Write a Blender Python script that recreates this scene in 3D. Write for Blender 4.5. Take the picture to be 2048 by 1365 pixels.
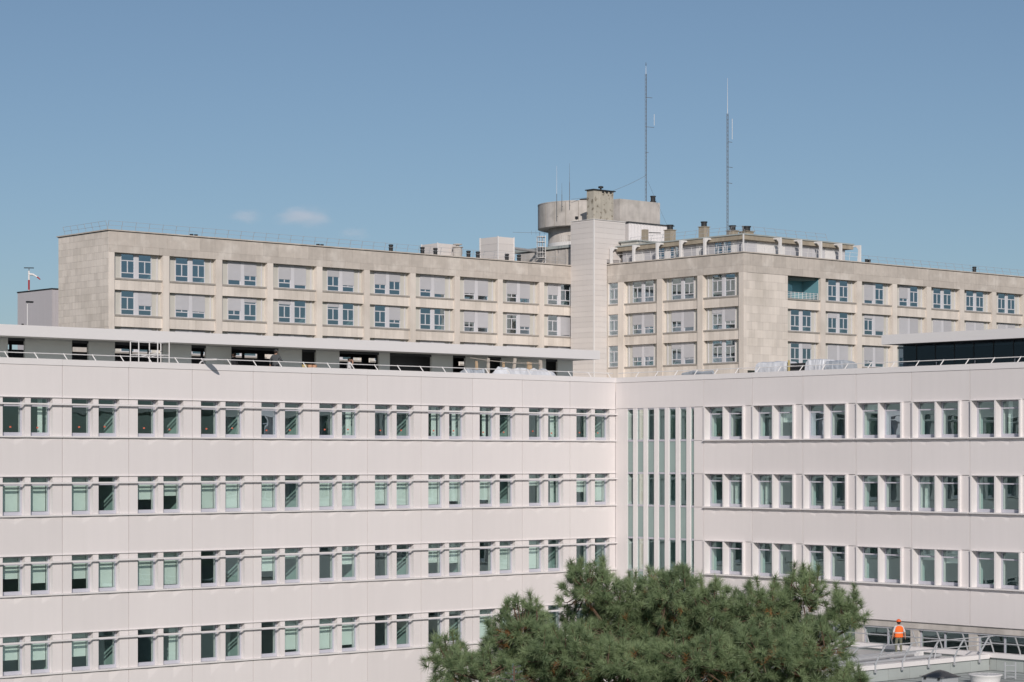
import bpy, bmesh, math, random
import numpy as np
from mathutils import Vector, Matrix
random.seed(7)
S = bpy.context.scene
for o in list(bpy.data.objects): bpy.data.objects.remove(o)

# ------------------------------------------------------------------ camera
cam = bpy.data.cameras.new('camera'); cam_o = bpy.data.objects.new('camera', cam)
S.collection.objects.link(cam_o); S.camera = cam_o
cam_o.location = (0, 0, 17.0)
cam_o.rotation_euler = (math.radians(90), 0, math.radians(48.5 - 90))
cam.sensor_width = 36; cam.lens = 78.94; cam.shift_y = 0.1150
cam.clip_start = 0.5; cam.clip_end = 30000

# ------------------------------------------------------------------ light
TO_SUN = Vector((-0.75, -1.0, 0.58)).normalized()
SUN_EL = math.asin(TO_SUN.z)
SUN_ROT = math.atan2(TO_SUN.x, TO_SUN.y)
W = bpy.data.worlds.new('World'); S.world = W; W.use_nodes = True
wn = W.node_tree; bg = wn.nodes['Background']
sky = wn.nodes.new('ShaderNodeTexSky'); sky.sky_type = 'NISHITA'; sky.sun_disc = False
sky.sun_elevation = SUN_EL; sky.sun_rotation = SUN_ROT
sky.altitude = 0; sky.air_density = 0.85; sky.dust_density = 0.6; sky.ozone_density = 4.2
hsv = wn.nodes.new('ShaderNodeHueSaturation'); hsv.inputs['Saturation'].default_value = 0.88; hsv.inputs['Hue'].default_value = 0.494
wn.links.new(sky.outputs[0], hsv.inputs['Color']); wn.links.new(hsv.outputs[0], bg.inputs['Color'])
bg.inputs['Strength'].default_value = 0.067
sun = bpy.data.lights.new('sun', 'SUN'); sun.energy = 3.0; sun.angle = math.radians(0.5); sun.color = (1.0, 0.925, 0.855)
sun_o = bpy.data.objects.new('sun', sun); S.collection.objects.link(sun_o)
sun_o.rotation_euler = (-TO_SUN).to_track_quat('-Z', 'Y').to_euler(); sun_o.location = (-40, -60, 80)
S.view_settings.view_transform = 'Standard'; S.view_settings.look = 'None'
S.view_settings.gamma = 1.0; S.view_settings.exposure = 0.0
S.render.engine = 'CYCLES'; S.cycles.volume_bounces = 3; S.cycles.transparent_max_bounces = 16

# ------------------------------------------------------------------ materials
def mat(name, col, rough=0.7, var=0.08, scale=0.6, streak=0.0, per=0.0, dark=None, dscale=0.5, dlo=0.5, dhi=0.62, metal=0.0, bump=0.0, bscale=20, spec=0.3):
    """principled material: base colour with cloudy variation, vertical streaks, per-piece variation and stains of a second colour"""
    m = bpy.data.materials.new(name); m.use_nodes = True
    n = m.node_tree.nodes; L = m.node_tree.links; b = n['Principled BSDF']
    b.inputs['Roughness'].default_value = rough; b.inputs['Metallic'].default_value = metal
    b.inputs['Specular IOR Level'].default_value = spec
    geo = n.new('ShaderNodeNewGeometry'); pos = geo.outputs['Position']
    rgb = n.new('ShaderNodeRGB'); rgb.outputs[0].default_value = (*col, 1); cur = rgb.outputs[0]
    def noise(sc, vec=None, det=4):
        t = n.new('ShaderNodeTexNoise'); t.inputs['Scale'].default_value = sc; t.inputs['Detail'].default_value = det
        L.new(vec or pos, t.inputs['Vector']); return t.outputs['Fac']
    if dark:
        t = noise(dscale, None, 8); r = n.new('ShaderNodeMapRange'); r.inputs[1].default_value = dlo; r.inputs[2].default_value = dhi
        L.new(t, r.inputs[0]); mx = n.new('ShaderNodeMix'); mx.data_type = 'RGBA'
        L.new(r.outputs[0], mx.inputs[0]); L.new(cur, mx.inputs[6]); mx.inputs[7].default_value = (*dark, 1); cur = mx.outputs[2]
    def mul(fac, amt, c):
        r = n.new('ShaderNodeMapRange'); r.inputs[1].default_value = 0.25; r.inputs[2].default_value = 0.75
        r.inputs[3].default_value = 1 - amt; r.inputs[4].default_value = 1 + amt; L.new(fac, r.inputs[0])
        v = n.new('ShaderNodeVectorMath'); v.operation = 'SCALE'; L.new(c, v.inputs[0]); L.new(r.outputs[0], v.inputs['Scale']); return v.outputs[0]
    if var: cur = mul(noise(scale), var, cur)
    if streak:
        mp = n.new('ShaderNodeMapping'); mp.inputs['Scale'].default_value = (3.2, 3.2, 0.16); L.new(pos, mp.inputs[0])
        cur = mul(noise(1.0, mp.outputs[0], 5), streak, cur)
    if per:
        oi = n.new('ShaderNodeObjectInfo'); cur = mul(oi.outputs['Random'], per, cur)
    L.new(cur, b.inputs['Base Color'])
    if bump:
        bp = n.new('ShaderNodeBump'); bp.inputs['Strength'].default_value = bump; bp.inputs['Distance'].default_value = 0.02
        L.new(noise(bscale), bp.inputs['Height']); L.new(bp.outputs[0], b.inputs['Normal'])
    return m

def glass(name, tint, refl=(1, 1, 1), f0=0.06, wob=0.0):
    m = bpy.data.materials.new(name); m.use_nodes = True
    n = m.node_tree.nodes; L = m.node_tree.links; n.remove(n['Principled BSDF']); out = n['Material Output']
    tr = n.new('ShaderNodeBsdfTransparent'); tr.inputs[0].default_value = (*tint, 1)
    gl = n.new('ShaderNodeBsdfGlossy'); gl.inputs['Color'].default_value = (*refl, 1); gl.inputs['Roughness'].default_value = 0.0
    fr = n.new('ShaderNodeFresnel'); fr.inputs['IOR'].default_value = 1.5
    ad = n.new('ShaderNodeMath'); ad.operation = 'ADD'; ad.use_clamp = True; ad.inputs[1].default_value = f0
    L.new(fr.outputs[0], ad.inputs[0])
    ge = n.new('ShaderNodeNewGeometry'); inv = n.new('ShaderNodeMath'); inv.operation = 'SUBTRACT'; inv.inputs[0].default_value = 1; L.new(ge.outputs['Backfacing'], inv.inputs[1])
    fm = n.new('ShaderNodeMath'); fm.operation = 'MULTIPLY'; L.new(ad.outputs[0], fm.inputs[0]); L.new(inv.outputs[0], fm.inputs[1])
    if wob:
        t = n.new('ShaderNodeTexNoise'); t.inputs['Scale'].default_value = 0.9; t.inputs['Detail'].default_value = 1
        geo = n.new('ShaderNodeNewGeometry'); L.new(geo.outputs['Position'], t.inputs['Vector'])
        bp = n.new('ShaderNodeBump'); bp.inputs['Strength'].default_value = wob; bp.inputs['Distance'].default_value = 0.05
        L.new(t.outputs['Fac'], bp.inputs['Height']); L.new(bp.outputs[0], gl.inputs['Normal'])
    mx = n.new('ShaderNodeMixShader'); L.new(fm.outputs[0], mx.inputs[0]); L.new(tr.outputs[0], mx.inputs[1]); L.new(gl.outputs[0], mx.inputs[2])
    L.new(mx.outputs[0], out.inputs['Surface']); return m

M = {}
M['panel'] = mat('white_render_panel', (.76, .715, .708), .65, .02, .30, .016, .022)
M['trim'] = mat('white_metal_trim', (.785, .75, .745), .45, .02, .8)
M['fascia'] = mat('white_fascia_sheet', (.76, .735, .73), .5, .015, .4)
M['joint'] = mat('joint_backing', (.42, .40, .40), .9, 0)
M['frame'] = mat('lilac_grey_frame', (.50, .50, .56), .4, .02)
M['lining'] = mat('white_window_lining', (.72, .70, .69), .6, .02)
M['blind'] = mat('pale_blind_fabric', (.80, .82, .79), .8, .03, 2.0, 0, .05)
M['stairwall'] = mat('dark_green_stair_wall', (.20, .29, .27), .8, .1)
M['room'] = mat('room_plaster', (.42, .56, .54), .9, .05)
M['roomfloor'] = mat('room_floor', (.26, .30, .29), .8, .05)
M['glass'] = glass('green_glass', (.922, .978, .962), (.72, .97, 1.0), .14, .045)
M['spandrel_glass'] = mat('pale_green_backed_glass', (.27, .36, .345), .15, .05, .4, spec=.6)
M['bgglass'] = glass('blue_window_glass', (.90, .95, .96), (.74, .90, 1.0), .40, .08)
M['darkglass'] = glass('dark_penthouse_glass', (.50, .56, .60), (.6, .75, .92), .03, .03)
M['stone'] = mat('pale_limestone', (.76, .688, .622), .85, .05, .5, .06, .06, (.66, .595, .53), .28, .50, .68, bump=.3, bscale=14)
M['stone_w'] = mat('weathered_limestone', (.56, .504, .452), .9, .08, 1.6, .06, .06, (.66, .605, .55), .55, .54, .68, bump=.4, bscale=10)
M['stone_joint'] = mat('limestone_joint', (.36, .33, .29), .95, .05)
M['sillstone'] = mat('grey_stone_sill', (.36, .33, .30), .9, .15, 2.0)
M['concrete'] = mat('stained_concrete', (.56, .52, .485), .9, .16, .9, .07, 0, (.46, .43, .395), .7, .50, .70, bump=.3, bscale=8)
M['concrete_y'] = mat('mossy_concrete', (.37, .32, .25), .9, .15, .9, .12)
M['chimney'] = mat('lichen_concrete', (.47, .435, .37), .9, .16, .8, .12, 0, (.20, .17, .13), 2.2, .55, .66, bump=.4)
M['clad'] = mat('white_board_cladding', (.70, .655, .63), .6, .02, .4, .02, .03)
M['corr'] = mat('white_ribbed_sheet', (.74, .71, .71), .5, .02)
M['lilac'] = mat('lilac_grey_sheet', (.56, .53, .55), .5, .015, .3)
M['shutter'] = mat('grey_lilac_shutter', (.555, .55, .575), .6, .03, .8, 0, .06)
M['sidepanel'] = mat('beige_side_panel', (.60, .58, .53), .7, .04, .8, .03, .03)
M['bgframe'] = mat('pale_window_frame', (.66, .65, .68), .5, .03)
M['galv'] = mat('galvanised_steel', (.52, .53, .55), .45, .05, 3, metal=.35)
M['white'] = mat('white_paint', (.78, .76, .75), .5, .03)
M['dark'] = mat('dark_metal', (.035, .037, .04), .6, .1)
M['mast'] = mat('grey_mast_steel', (.15, .16, .175), .6, .1)
M['soffit'] = mat('grey_soffit', (.60, .59, .56), .8, .05)
M['dpanel'] = mat('grey_green_wall_board', (.72, .74, .70), .8, .03, .6)
M['navy'] = mat('dark_blue_panel', (.10, .115, .14), .6, .06)
M['membrane'] = mat('grey_roof_membrane', (.40, .43, .42), .8, .07, .7, 0, .03, (.34, .365, .355), .5, .5, .7, bump=.15, bscale=30)
M['deck'] = mat('pale_roof_deck', (.52, .51, .50), .85, .1, .7)
M['gravel'] = mat('roof_gravel', (.33, .31, .28), .95, .15, 3, bump=.6, bscale=30)
M['teal'] = mat('teal_painted_wall', (.17, .36, .42), .6, .02)
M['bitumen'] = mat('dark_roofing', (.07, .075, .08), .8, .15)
M['red'] = mat('red_paint', (.40, .03, .035), .5, .05)
M['sticker'] = mat('orange_red_sticker', (.62, .15, .09), .6, 0)
M['wood'] = mat('pale_timber', (.55, .40, .26), .8, .12, 4)
M['woodgrey'] = mat('weathered_timber', (.52, .46, .40), .85, .12, 4)
M['wrap'] = mat('white_plastic_wrap', (.70, .71, .74), .35, .10, 2.5, .14, spec=.5, bump=.9, bscale=5)
M['wrapg'] = mat('clear_plastic_wrap', (.42, .45, .49), .25, .25, 2.5, .1, spec=.6, bump=1.0, bscale=5)
M['hatchdark'] = mat('dark_dome_plastic', (.025, .03, .04), .25, .1, spec=.5)
M['grass'] = mat('ground_cover', (.07, .085, .05), .95, .25, .15, 0, 0, (.06, .06, .06), .02, .5, .55)
M['skin'] = mat('skin', (.42, .25, .18), .6, .03)
M['hiviz'] = mat('orange_safety_cloth', (.95, .17, .03), .7, .06, 14)
M['helmet'] = mat('orange_helmet_plastic', (.85, .13, .03), .35, 0)
M['reflect'] = mat('grey_reflective_band', (.62, .55, .50), .4, .04)
M['tee'] = mat('pale_cotton', (.62, .60, .60), .85, .06, 10)
M['olive'] = mat('olive_trousers', (.17, .17, .125), .9, .1, 10)
M['greycloth'] = mat('grey_work_shirt', (.085, .09, .095), .9, .12, 10)
M['darkcloth'] = mat('dark_clothes', (.025, .026, .03), .9, .12, 10)
M['hair'] = mat('dark_hair', (.03, .022, .018), .8, .1, 20)
M['bark'] = mat('pine_bark', (.13, .085, .06), .95, .25, 6, bump=.6)
M['orange'] = mat('orange_plastic', (.58, .34, .22), .6, .05)
M['yellow'] = mat('yellow_plastic', (.58, .47, .22), .6, .05)

# ------------------------------------------------------------------ builders
COL = S.collection
POS = {}
def put(o, parent, wpos):
    COL.objects.link(o); POS[o.name] = Vector(wpos)
    if parent: o.parent = parent; o.location = Vector(wpos) - POS[parent.name]
    else: o.location = wpos
    return o
def thing(name, label, cat, loc, group=None):
    o = bpy.data.objects.new(name, None); o.empty_display_size = .3; put(o, None, loc)
    o['label'] = label; o['category'] = cat
    if group: o['group'] = group
    return o
def group_part(name, parent, loc):
    return put(bpy.data.objects.new(name, None), parent, loc)
CACHE = {}
def cube_mesh(dx, dy, dz, m):
    k = (round(dx, 3), round(dy, 3), round(dz, 3), m)
    if k not in CACHE:
        x, y, z = dx / 2, dy / 2, dz / 2
        v = [(-x,-y,-z),(x,-y,-z),(x,y,-z),(-x,y,-z),(-x,-y,z),(x,-y,z),(x,y,z),(-x,y,z)]
        f = [(3,2,1,0),(4,5,6,7),(0,1,5,4),(1,2,6,5),(2,3,7,6),(3,0,4,7)]
        me = bpy.data.meshes.new('box'); me.from_pydata(v, [], f); me.materials.append(M[m]); CACHE[k] = me
    return CACHE[k]
def box(name, parent, x0, x1, y0, y1, z0, z1, m):
    o = bpy.data.objects.new(name, cube_mesh(abs(x1-x0), abs(y1-y0), abs(z1-z0), m))
    return put(o, parent, ((x0+x1)/2, (y0+y1)/2, (z0+z1)/2))
class MB:
    """collects boxes, tubes and free faces in world space; build() links ONE mesh object"""
    def __init__(s): s.v = []; s.f = []; s.mi = []; s.cur = 0
    def add(s, v, f):
        b = len(s.v); s.v += [tuple(p) for p in v]; s.f += [tuple(i+b for i in q) for q in f]; s.mi += [s.cur]*len(f); return s
    def box(s, x0, x1, y0, y1, z0, z1):
        return s.add([(x0,y0,z0),(x1,y0,z0),(x1,y1,z0),(x0,y1,z0),(x0,y0,z1),(x1,y0,z1),(x1,y1,z1),(x0,y1,z1)],
                     [(3,2,1,0),(4,5,6,7),(0,1,5,4),(1,2,6,5),(2,3,7,6),(3,0,4,7)])
    def tube(s, pts, r, n=6, r2=None):
        pts = [Vector(p) for p in pts]; rings = []
        for i, p in enumerate(pts):
            d = (pts[min(i+1, len(pts)-1)] - pts[max(i-1, 0)]).normalized()
            a = d.orthogonal().normalized(); c = d.cross(a)
            rr = r if r2 is None else r + (r2-r)*i/(len(pts)-1)
            rings.append([p + (a*math.cos(2*math.pi*j/n) + c*math.sin(2*math.pi*j/n))*rr for j in range(n)])
        v = [q for g in rings for q in g]; f = []
        for i in range(len(pts)-1):
            for j in range(n): f.append((i*n+j, i*n+(j+1) % n, (i+1)*n+(j+1) % n, (i+1)*n+j))
        f.append(tuple(range(n))[::-1]); f.append(tuple((len(pts)-1)*n+j for j in range(n)))
        return s.add(v, f)
    def lathe(s, c, prof, n=24, a0=0, a1=2*math.pi):
        """prof: list of (radius, z)"""
        full = abs(a1-a0-2*math.pi) < 1e-6; k = n if full else n+1
        v = []; f = []
        for r, z in prof:
            for j in range(k):
                t = a0 + (a1-a0)*j/n; v.append((c[0]+r*math.cos(t), c[1]+r*math.sin(t), c[2]+z))
        for i in range(len(prof)-1):
            for j in range(n): f.append((i*k+j, i*k+(j+1) % k, (i+1)*k+(j+1) % k, (i+1)*k+j))
        if full:
            if prof[0][0] > 1e-4: f.append(tuple(range(k))[::-1])
            if prof[-1][0] > 1e-4: f.append(tuple((len(prof)-1)*k+j for j in range(k)))
        return s.add(v, f)
    def build(s, name, m, parent=None, smooth=False, origin=None):
        v = np.array(s.v); o0 = Vector(origin) if origin else Vector(((v[:,0].min()+v[:,0].max())/2, (v[:,1].min()+v[:,1].max())/2, v[:,2].min()))
        me = bpy.data.meshes.new(name); me.from_pydata([tuple(Vector(p)-o0) for p in s.v], [], s.f)
        for mm in (m if isinstance(m, (list, tuple)) else [m]): me.materials.append(M[mm])
        if isinstance(m, (list, tuple)): me.polygons.foreach_set('material_index', s.mi)
        if smooth: me.polygons.foreach_set('use_smooth', [True]*len(me.polygons))
        me.update(); return put(bpy.data.objects.new(name, me), parent, o0)
def tag(o, label, cat, group=None):
    o['label'] = label; o['category'] = cat
    if group: o['group'] = group
    return o
# a wall is a plane; s runs along it, o is the distance outwards, so every piece is one box
def wallbox(ax, P):
    if ax == 'x': return lambda name, par, s0, s1, o0, o1, z0, z1, m: box(name, par, min(s0,s1), max(s0,s1), P-max(o0,o1), P-min(o0,o1), z0, z1, m)
    return lambda name, par, s0, s1, o0, o1, z0, z1, m: box(name, par, P-max(o0,o1), P-min(o0,o1), min(s0,s1), max(s0,s1), z0, z1, m)
def wallpt(ax, P, s, o, z): return (s, P-o, z) if ax == 'x' else (P-o, s, z)

# ------------------------------------------------------------------ ground
g = MB(); g.add([(-9000,-9000,0),(9000,-9000,0),(9000,9000,0),(-9000,9000,0)], [(0,1,2,3)])
g.build('ground', 'grass')['kind'] = 'structure'

# ================================================================== WHITE BUILDING
YL, XR = 98.2, 95.3            # planes of the two wings
BAY, STO = 3.823, 3.9
WB = thing('white_hospital_wing', 'new white L-shaped building with long rows of paired windows in the foreground', 'building', (80, 104, 0))
fL, fR = wallbox('x', YL), wallbox('y', XR)

PM = {}
def facet_panel(ax, P, s0, s1, z0, z1, centres, name='wall_panel'):
    """cladding panel with shallow triangular folds under the windows"""
    w = s1-s0; h = z1-z0; key = (ax, round(w, 3), round(h, 3), tuple(round(c, 2) for c in centres))
    if key not in PM:
        v = []; f = []
        def vv(s, o, z): v.append(wallpt(ax, 0, s, o, z)); return len(v)-1
        bl = vv(0, 0, 0); br = vv(w, 0, 0)
        top = [vv(0, 0, h)]; chain = [top[0]]
        for c in centres:
            a = vv(c-.72, 0, h); mid = vv(c, -.045, h); b = vv(c+.72, 0, h); d = vv(c, 0, h*.80)
            f += [(a, d, mid), (mid, d, b)]; chain += [a, d, b]; top += [a, mid, b]
        tr = vv(w, 0, h); chain.append(tr); top.append(tr)
        f.append(tuple([bl, br] + chain[::-1]))
        k = len(v); B = [vv(0, -.05, 0), vv(w, -.05, 0), vv(w, -.05, h), vv(0, -.05, h)]
        f += [(bl, top[0], B[3], B[0]), (br, B[1], B[2], tr), (bl, B[0], B[1], br), tuple(top + [B[2], B[3]])]
        me = bpy.data.meshes.new('panel'); me.from_pydata(v, [], f); me.materials.append(M['panel']); me.update()
        bm = bmesh.new(); bm.from_mesh(me); bmesh.ops.recalc_face_normals(bm, faces=bm.faces); bm.to_mesh(me); bm.free(); PM[key] = me
    return put(bpy.data.objects.new(name, PM[key]), WB, wallpt(ax, P, s0, 0, z0))

FRM = {}
def window_new(ax, P, s0, s1, z0, z1, back, blind=0.0, sticker=False, pm='glass'):
    """window part = frame mesh; children: transom pane, main pane, blind"""
    w = s1-s0; h = z1-z0; key = (ax, round(w, 3), round(h, 3))
    if key not in FRM:
        mb = MB()
        def b(a0, a1, o0, o1, c0, c1):
            if ax == 'x': mb.box(a0, a1, -o1, -o0, c0, c1)
            else: mb.box(-o1, -o0, a0, a1, c0, c1)
        t = .085
        b(0, t, -.07, .02, 0, h); b(w-t, w, -.07, .02, 0, h); b(t, w-t, -.07, .02, h-t*.7, h)
        b(t, w-t, -.07, .03, 0, .17); b(t, w-t, -.06, .015, h-.44, h-.37)
        me = bpy.data.meshes.new('window_frame'); me.from_pydata(mb.v, [], mb.f); me.materials.append(M['frame']); FRM[key] = me
    fr = put(bpy.data.objects.new('window', FRM[key]), WB, wallpt(ax, P, s0, -back, z0))
    fb = wallbox(ax, P); e = .08
    fb('pane', fr, s0+e, s1-e, -back-.03, -back-.02, z1-.37, z1-.06, 'glass')
    fb('pane', fr, s0+e, s1-e, -back-.03, -back-.02, z0+.165, z1-.44, pm)
    if blind > 0.02:
        fb('blind', fr, s0+.04, s1-.04, -back-.335, -back-.32, z1-.02-(h-.2)*blind, z1-.02, 'blind')
    elif random.random() < .38:
        u = s0+.05 if (random.random() < .5) else s1-.05-.42
        fb('curtain', fr, u, u+random.uniform(.25, .42), -back-.345, -back-.315, z0+.05, z1-.02, 'blind')
    if sticker:
        c = (s0+s1)/2 + random.uniform(-.06, .06); zz = z0+.42+random.uniform(-.07, .05)
        fb('sticker', fr, c-.055, c+.055, -back-.015, -back-.011, zz, zz+.075, 'sticker')
    return fr

BL = {1: [(1,1),(1,0),(.7,.6),(1,1),(1,.12),(1,1),(.95,1),(1,.9),(.88,0),(.4,0),(.65,.97)],
      2: [(.65,.8),(.72,1),(1,1),(0,0),(.72,.35),(0,.6),(0,0),(.66,.7),(0,1),(1,0),(0,0)],
      3: [(.7,.75),(.72,0),(0,0),(0,0),(0,.95),(1,.92),(0,0),(0,.12),(1,0),(.5,0),(0,0)]}
NB = 13
for k in range(NB):
    a = 95.33 - BAY*(k+1); bnd = 95.33 - BAY*k; j = .016
    if k == 0: bnd = 95.30
    wins = [(a+.53, a+1.75), (a+2.06, a+3.28)]; cen = [1.14, 2.67]
    facet_panel('x', YL, a+j, bnd-j, 20.05, 21.62, [], 'parapet_panel')
    for r in range(4):
        zl, zt = 18.05-STO*r, 20.02-STO*r      # ledge bottom, lintel
        zn = 16.15-STO*r if r < 3 else 3.2
        facet_panel('x', YL, a+j, bnd-j, zn, zl-.012, cen)
        # piers of the window row
        fL('pier', WB, a+j, wins[0][0], 0, -.66, zl+.072, zt, 'panel')
        fL('pier', WB, wins[0][1], wins[1][0], 0, -.66, zl+.072, zt, 'panel')
        fL('pier', WB, wins[1][1], bnd-j, 0, -.66, zl+.072, zt, 'panel')
        fL('ledge', WB, a+.008, bnd-.008, .11, -.60, zl, zl+.07, 'trim')
        fL('drip_edge', WB, a+.008, bnd-.008, .07, -.3, zt+.002, zt+.03, 'trim')
        fL('sunshade_bar', WB, a+.008, bnd-.008, .19, .10, zt-.36, zt-.28, 'trim')
        for i, (s0, s1) in enumerate(wins):
            bl = 0
            if r in BL and k <= 10: bl = BL[r][10-k][i]
            elif r in BL: bl = random.choice((0, .6, 1))
            window_new('x', YL, s0+.01, s1-.01, zl+.075, zt-.005, .32, bl, sticker=(r == 0 and k <= 10), pm='bgglass' if (r, k, i) == (0, 6, 0) else 'glass')  # one pane in bluer, stronger glass stands in for sky reflected when tilted open
xl = 95.33 - BAY*NB
# backing, floors, partitions of the left wing
for r in range(5):
    z0 = (16.14-STO*r if r < 4 else 0) if r else 16.14
    top, bot = 18.05-STO*r, (16.15-STO*r if r < 3 else 3.2)
    if r < 4:
        fL('backing_wall', WB, xl, 95.28, -.052, -.66, bot+.003, top-.004, 'joint')
        fL('floor_slab', WB, xl, 95.2, -.665, -7.0, top-1.05, top-.75, 'roomfloor')
        fL('back_wall', WB, xl, 95.2, -6.0, -6.2, top-.75, top+2.85, 'room')
        for k in range(NB+1):
            p = 95.33-BAY*k-.1
            fL('partition', WB, p-.05, p+.05, -.67, -6.0, top-.745, top+2.1, 'room')
fL('backing_wall', WB, xl, 95.28, -.052, -.66, 20.05, 21.62, 'joint')
fL('base_wall', WB, xl, 95.28, 0, -.66, 0, 3.18, 'panel')
for k in range(NB): fL('parapet_coping', WB, 95.33-BAY*(k+1)+.006, min(95.27, 95.33-BAY*k-.006), .035, -.45, 21.63, 21.93+.006*(k % 3), 'trim')
fL('end_wall', WB, xl-.3, xl-.005, 0, -14, 0, 21.9, 'panel')
box('roof_deck', WB, xl, 112, 98.9, 113, 20.75, 21.1, 'deck')
box('roof_deck', WB, 95.95, 112, 30, 98.88, 20.75, 21.098, 'deck')
box('rear_wall', WB, xl, 112, 113.0, 113.3, 0, 21.5, 'panel')

# right wing
RB = 9
J0 = 90.82
BR = {0: [(0,0),(0,.55),(0,0),(.3,0),(0,0),(0,0)], 1: [(0,0),(0,0),(.0,.0),(.25,0),(0,0),(0,0)], 2: [(0,0),(0,0),(0,0),(0,0),(.35,.42),(0,0)]}
for k in range(RB):
    b1 = J0 - 3.815*k; b0 = b1 - 3.815; j = .016     # b1 is the end towards the corner
    facet_panel('y', XR, b0+j, b1-j, 20.05, 21.62, [], 'parapet_panel')
    for r in range(3):
        zl, zt = 18.05-STO*r, 20.02-STO*r
        zn = 16.15-STO*r if r < 2 else 8.31
        facet_panel('y', XR, b0+j, b1-j, zn, zl-.012, [3.815-2.45, 3.815-.93])
        q = lambda d: b1-d
        fR('pier', WB, q(.02), q(.12), 0, -.66, zl+.072, zt, 'panel')
        fR('fin', WB, q(.12), q(.21), .15, -.66, zl+.072, zt, 'trim')
        fR('fin', WB, q(1.64), q(1.74), .15, -.66, zl+.072, zt, 'trim')
        fR('fin', WB, q(3.16), q(3.26), .15, -.66, zl+.072, zt, 'trim')
        fR('pier', WB, q(3.26), q(3.80), 0, -.66, zl+.072, zt, 'panel')
        fR('ledge', WB, q(.07), q(3.80), .19, -.60, zl, zl+.07, 'trim')
        fR('drip_edge', WB, q(.10), q(3.28), .17, -.3, zt+.002, zt+.03, 'trim')
        for i, (d0, d1) in enumerate(((.22, 1.63), (1.75, 3.15))):
            bl = BR[r][k][i] if k < 6 else 0
            window_new('y', XR, q(d1), q(d0), zl+.075, zt-.005, .33, bl, pm='bgglass' if (r, k, i) in ((0, 2, 0), (0, 3, 1)) else 'glass')  # two panes in bluer, stronger glass imitate the sky reflection of tilted windows
yr = J0 - 3.815*RB
for r in range(3):
    top, bot = 18.05-STO*r, (16.15-STO*r if r < 2 else 8.31)
    fR('backing_wall', WB, yr, J0, -.052, -.66, bot+.003, top-.004, 'joint')
    fR('floor_slab', WB, yr, 91.5, -.665, -7.0, top-1.05, top-.75, 'roomfloor')
    fR('back_wall', WB, yr, 98.0, -6.0, -6.2, top-.75, top+2.85, 'room')
    for k in range(RB+1):
        p = J0-3.815*k
        fR('partition', WB, p-.05, p+.05, -.67, -6.0, top-.745, top+2.1, 'room')
fR('backing_wall', WB, yr, 98.1, -.052, -.66, 20.05, 21.62, 'joint')
facet_panel('y', XR, J0+.016, 98.19, 20.05, 21.62, [], 'parapet_panel')
for k in range(-2, RB): fR('parapet_coping', WB, J0-3.815*(k+1)+.006, min(98.2, J0-3.815*k-.006), .035, -.45, 21.63, 21.927+.006*(k % 3), 'trim')
fR('end_wall', WB, yr-.3, yr-.01, 0, -16, 0, 21.9, 'panel')
# stair window: white jambs, fins, panes between
fR('jamb_panel', WB, 97.2, 98.19, 0, -.66, 0, 20.03, 'panel')
for z0 in (16.12, 18.06, 14.17, 12.22, 10.27, 8.3):
    pass
zc = [8.31, 10.27, 12.22, 14.17, 16.12, 18.07, 20.03]
for i in range(6): fR('jamb_panel', WB, J0+.03, 91.6, 0, -.66, zc[i]+.012, zc[i+1]-.012, 'panel')
fR('backing_wall', WB, J0+.06, 91.55, -.05, -.64, 8.4, 20.0, 'joint')
st = [97.20, 96.28, 95.40, 94.49, 93.60, 92.70, 91.82]
fins = []
for i in range(7):
    f1 = st[i]; w = .50 if i else .0
    if i: fR('fin', WB, st[i]+.07, st[i]+.37, .04, -.14, 3.0, 20.03, 'trim')
fr_mb = MB()
zs = [20.02, 18.1, 16.15, 14.2, 12.25, 10.3, 8.35, 6.4, 4.45]
for z in zs: fr_mb.box(XR+.05, XR+.12, 91.62, 97.18, z-.06, z+.05)
stair = fr_mb.build('stair_window', 'frame', WB)
for i in range(7):
    hi = st[i] + (.07 if i else -.01); lo = (st[i+1]+.37) if i < 6 else 91.62
    for n_, z in enumerate(zs[:-1]):
        m = 'glass' if n_ % 2 == 0 else 'spandrel_glass'
        fR('pane', stair, lo, hi, -.08, -.095, zs[n_+1]+.055, z-.065, m)
fR('stair_wall', WB, 91.3, 97.15, -1.3, -1.4, 3, 20, 'stairwall')
for z in (17.0, 13.1, 9.2): fR('floor_slab', WB, 91.0, 97.1, -.5, -1.28, z-.3, z, 'roomfloor')
# low storey under the right wing: concrete band, piers, wide windows
fR('concrete_band', WB, yr, 90.8, -.10, -.66, 7.95, 8.30, 'concrete')
for k in range(RB):
    b1 = J0 - 3.815*k
    fR('concrete_pier', WB, b1-.27, b1+.25, -.22, -.66, 5.0, 7.948, 'concrete')
    s0, s1 = b1-3.815+.26, b1-.28
    mb = MB(); X0, X1 = XR+.38, XR+.46
    for (u0, u1, c0, c1) in ((s0, s1, 7.83, 7.945), (s0, s1, 6.2, 6.3), (s0, s0+.1, 6.3, 7.83), (s1-.1, s1, 6.3, 7.83), ((s0+s1)/2-.05, (s0+s1)/2+.05, 6.3, 7.83)):
        mb.box(X0, X1, u0, u1, c0, c1)
    w = mb.build('window', 'frame', WB)
    fR('pane', w, s0+.1, (s0+s1)/2-.05, -.41, -.42, 6.3, 7.83, 'glass')
    fR('pane', w, (s0+s1)/2+.05, s1-.1, -.41, -.42, 6.3, 7.83, 'glass')
fR('base_wall', WB, yr, 90.8, -.3, -.66, 0, 6.19, 'concrete')
fR('floor_slab', WB, yr, 91.5, -.665, -7, 5.4, 5.7, 'roomfloor')
fR('back_wall', WB, yr, 91.5, -6.0, -6.2, 5.7, 9.0, 'navy')

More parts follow.
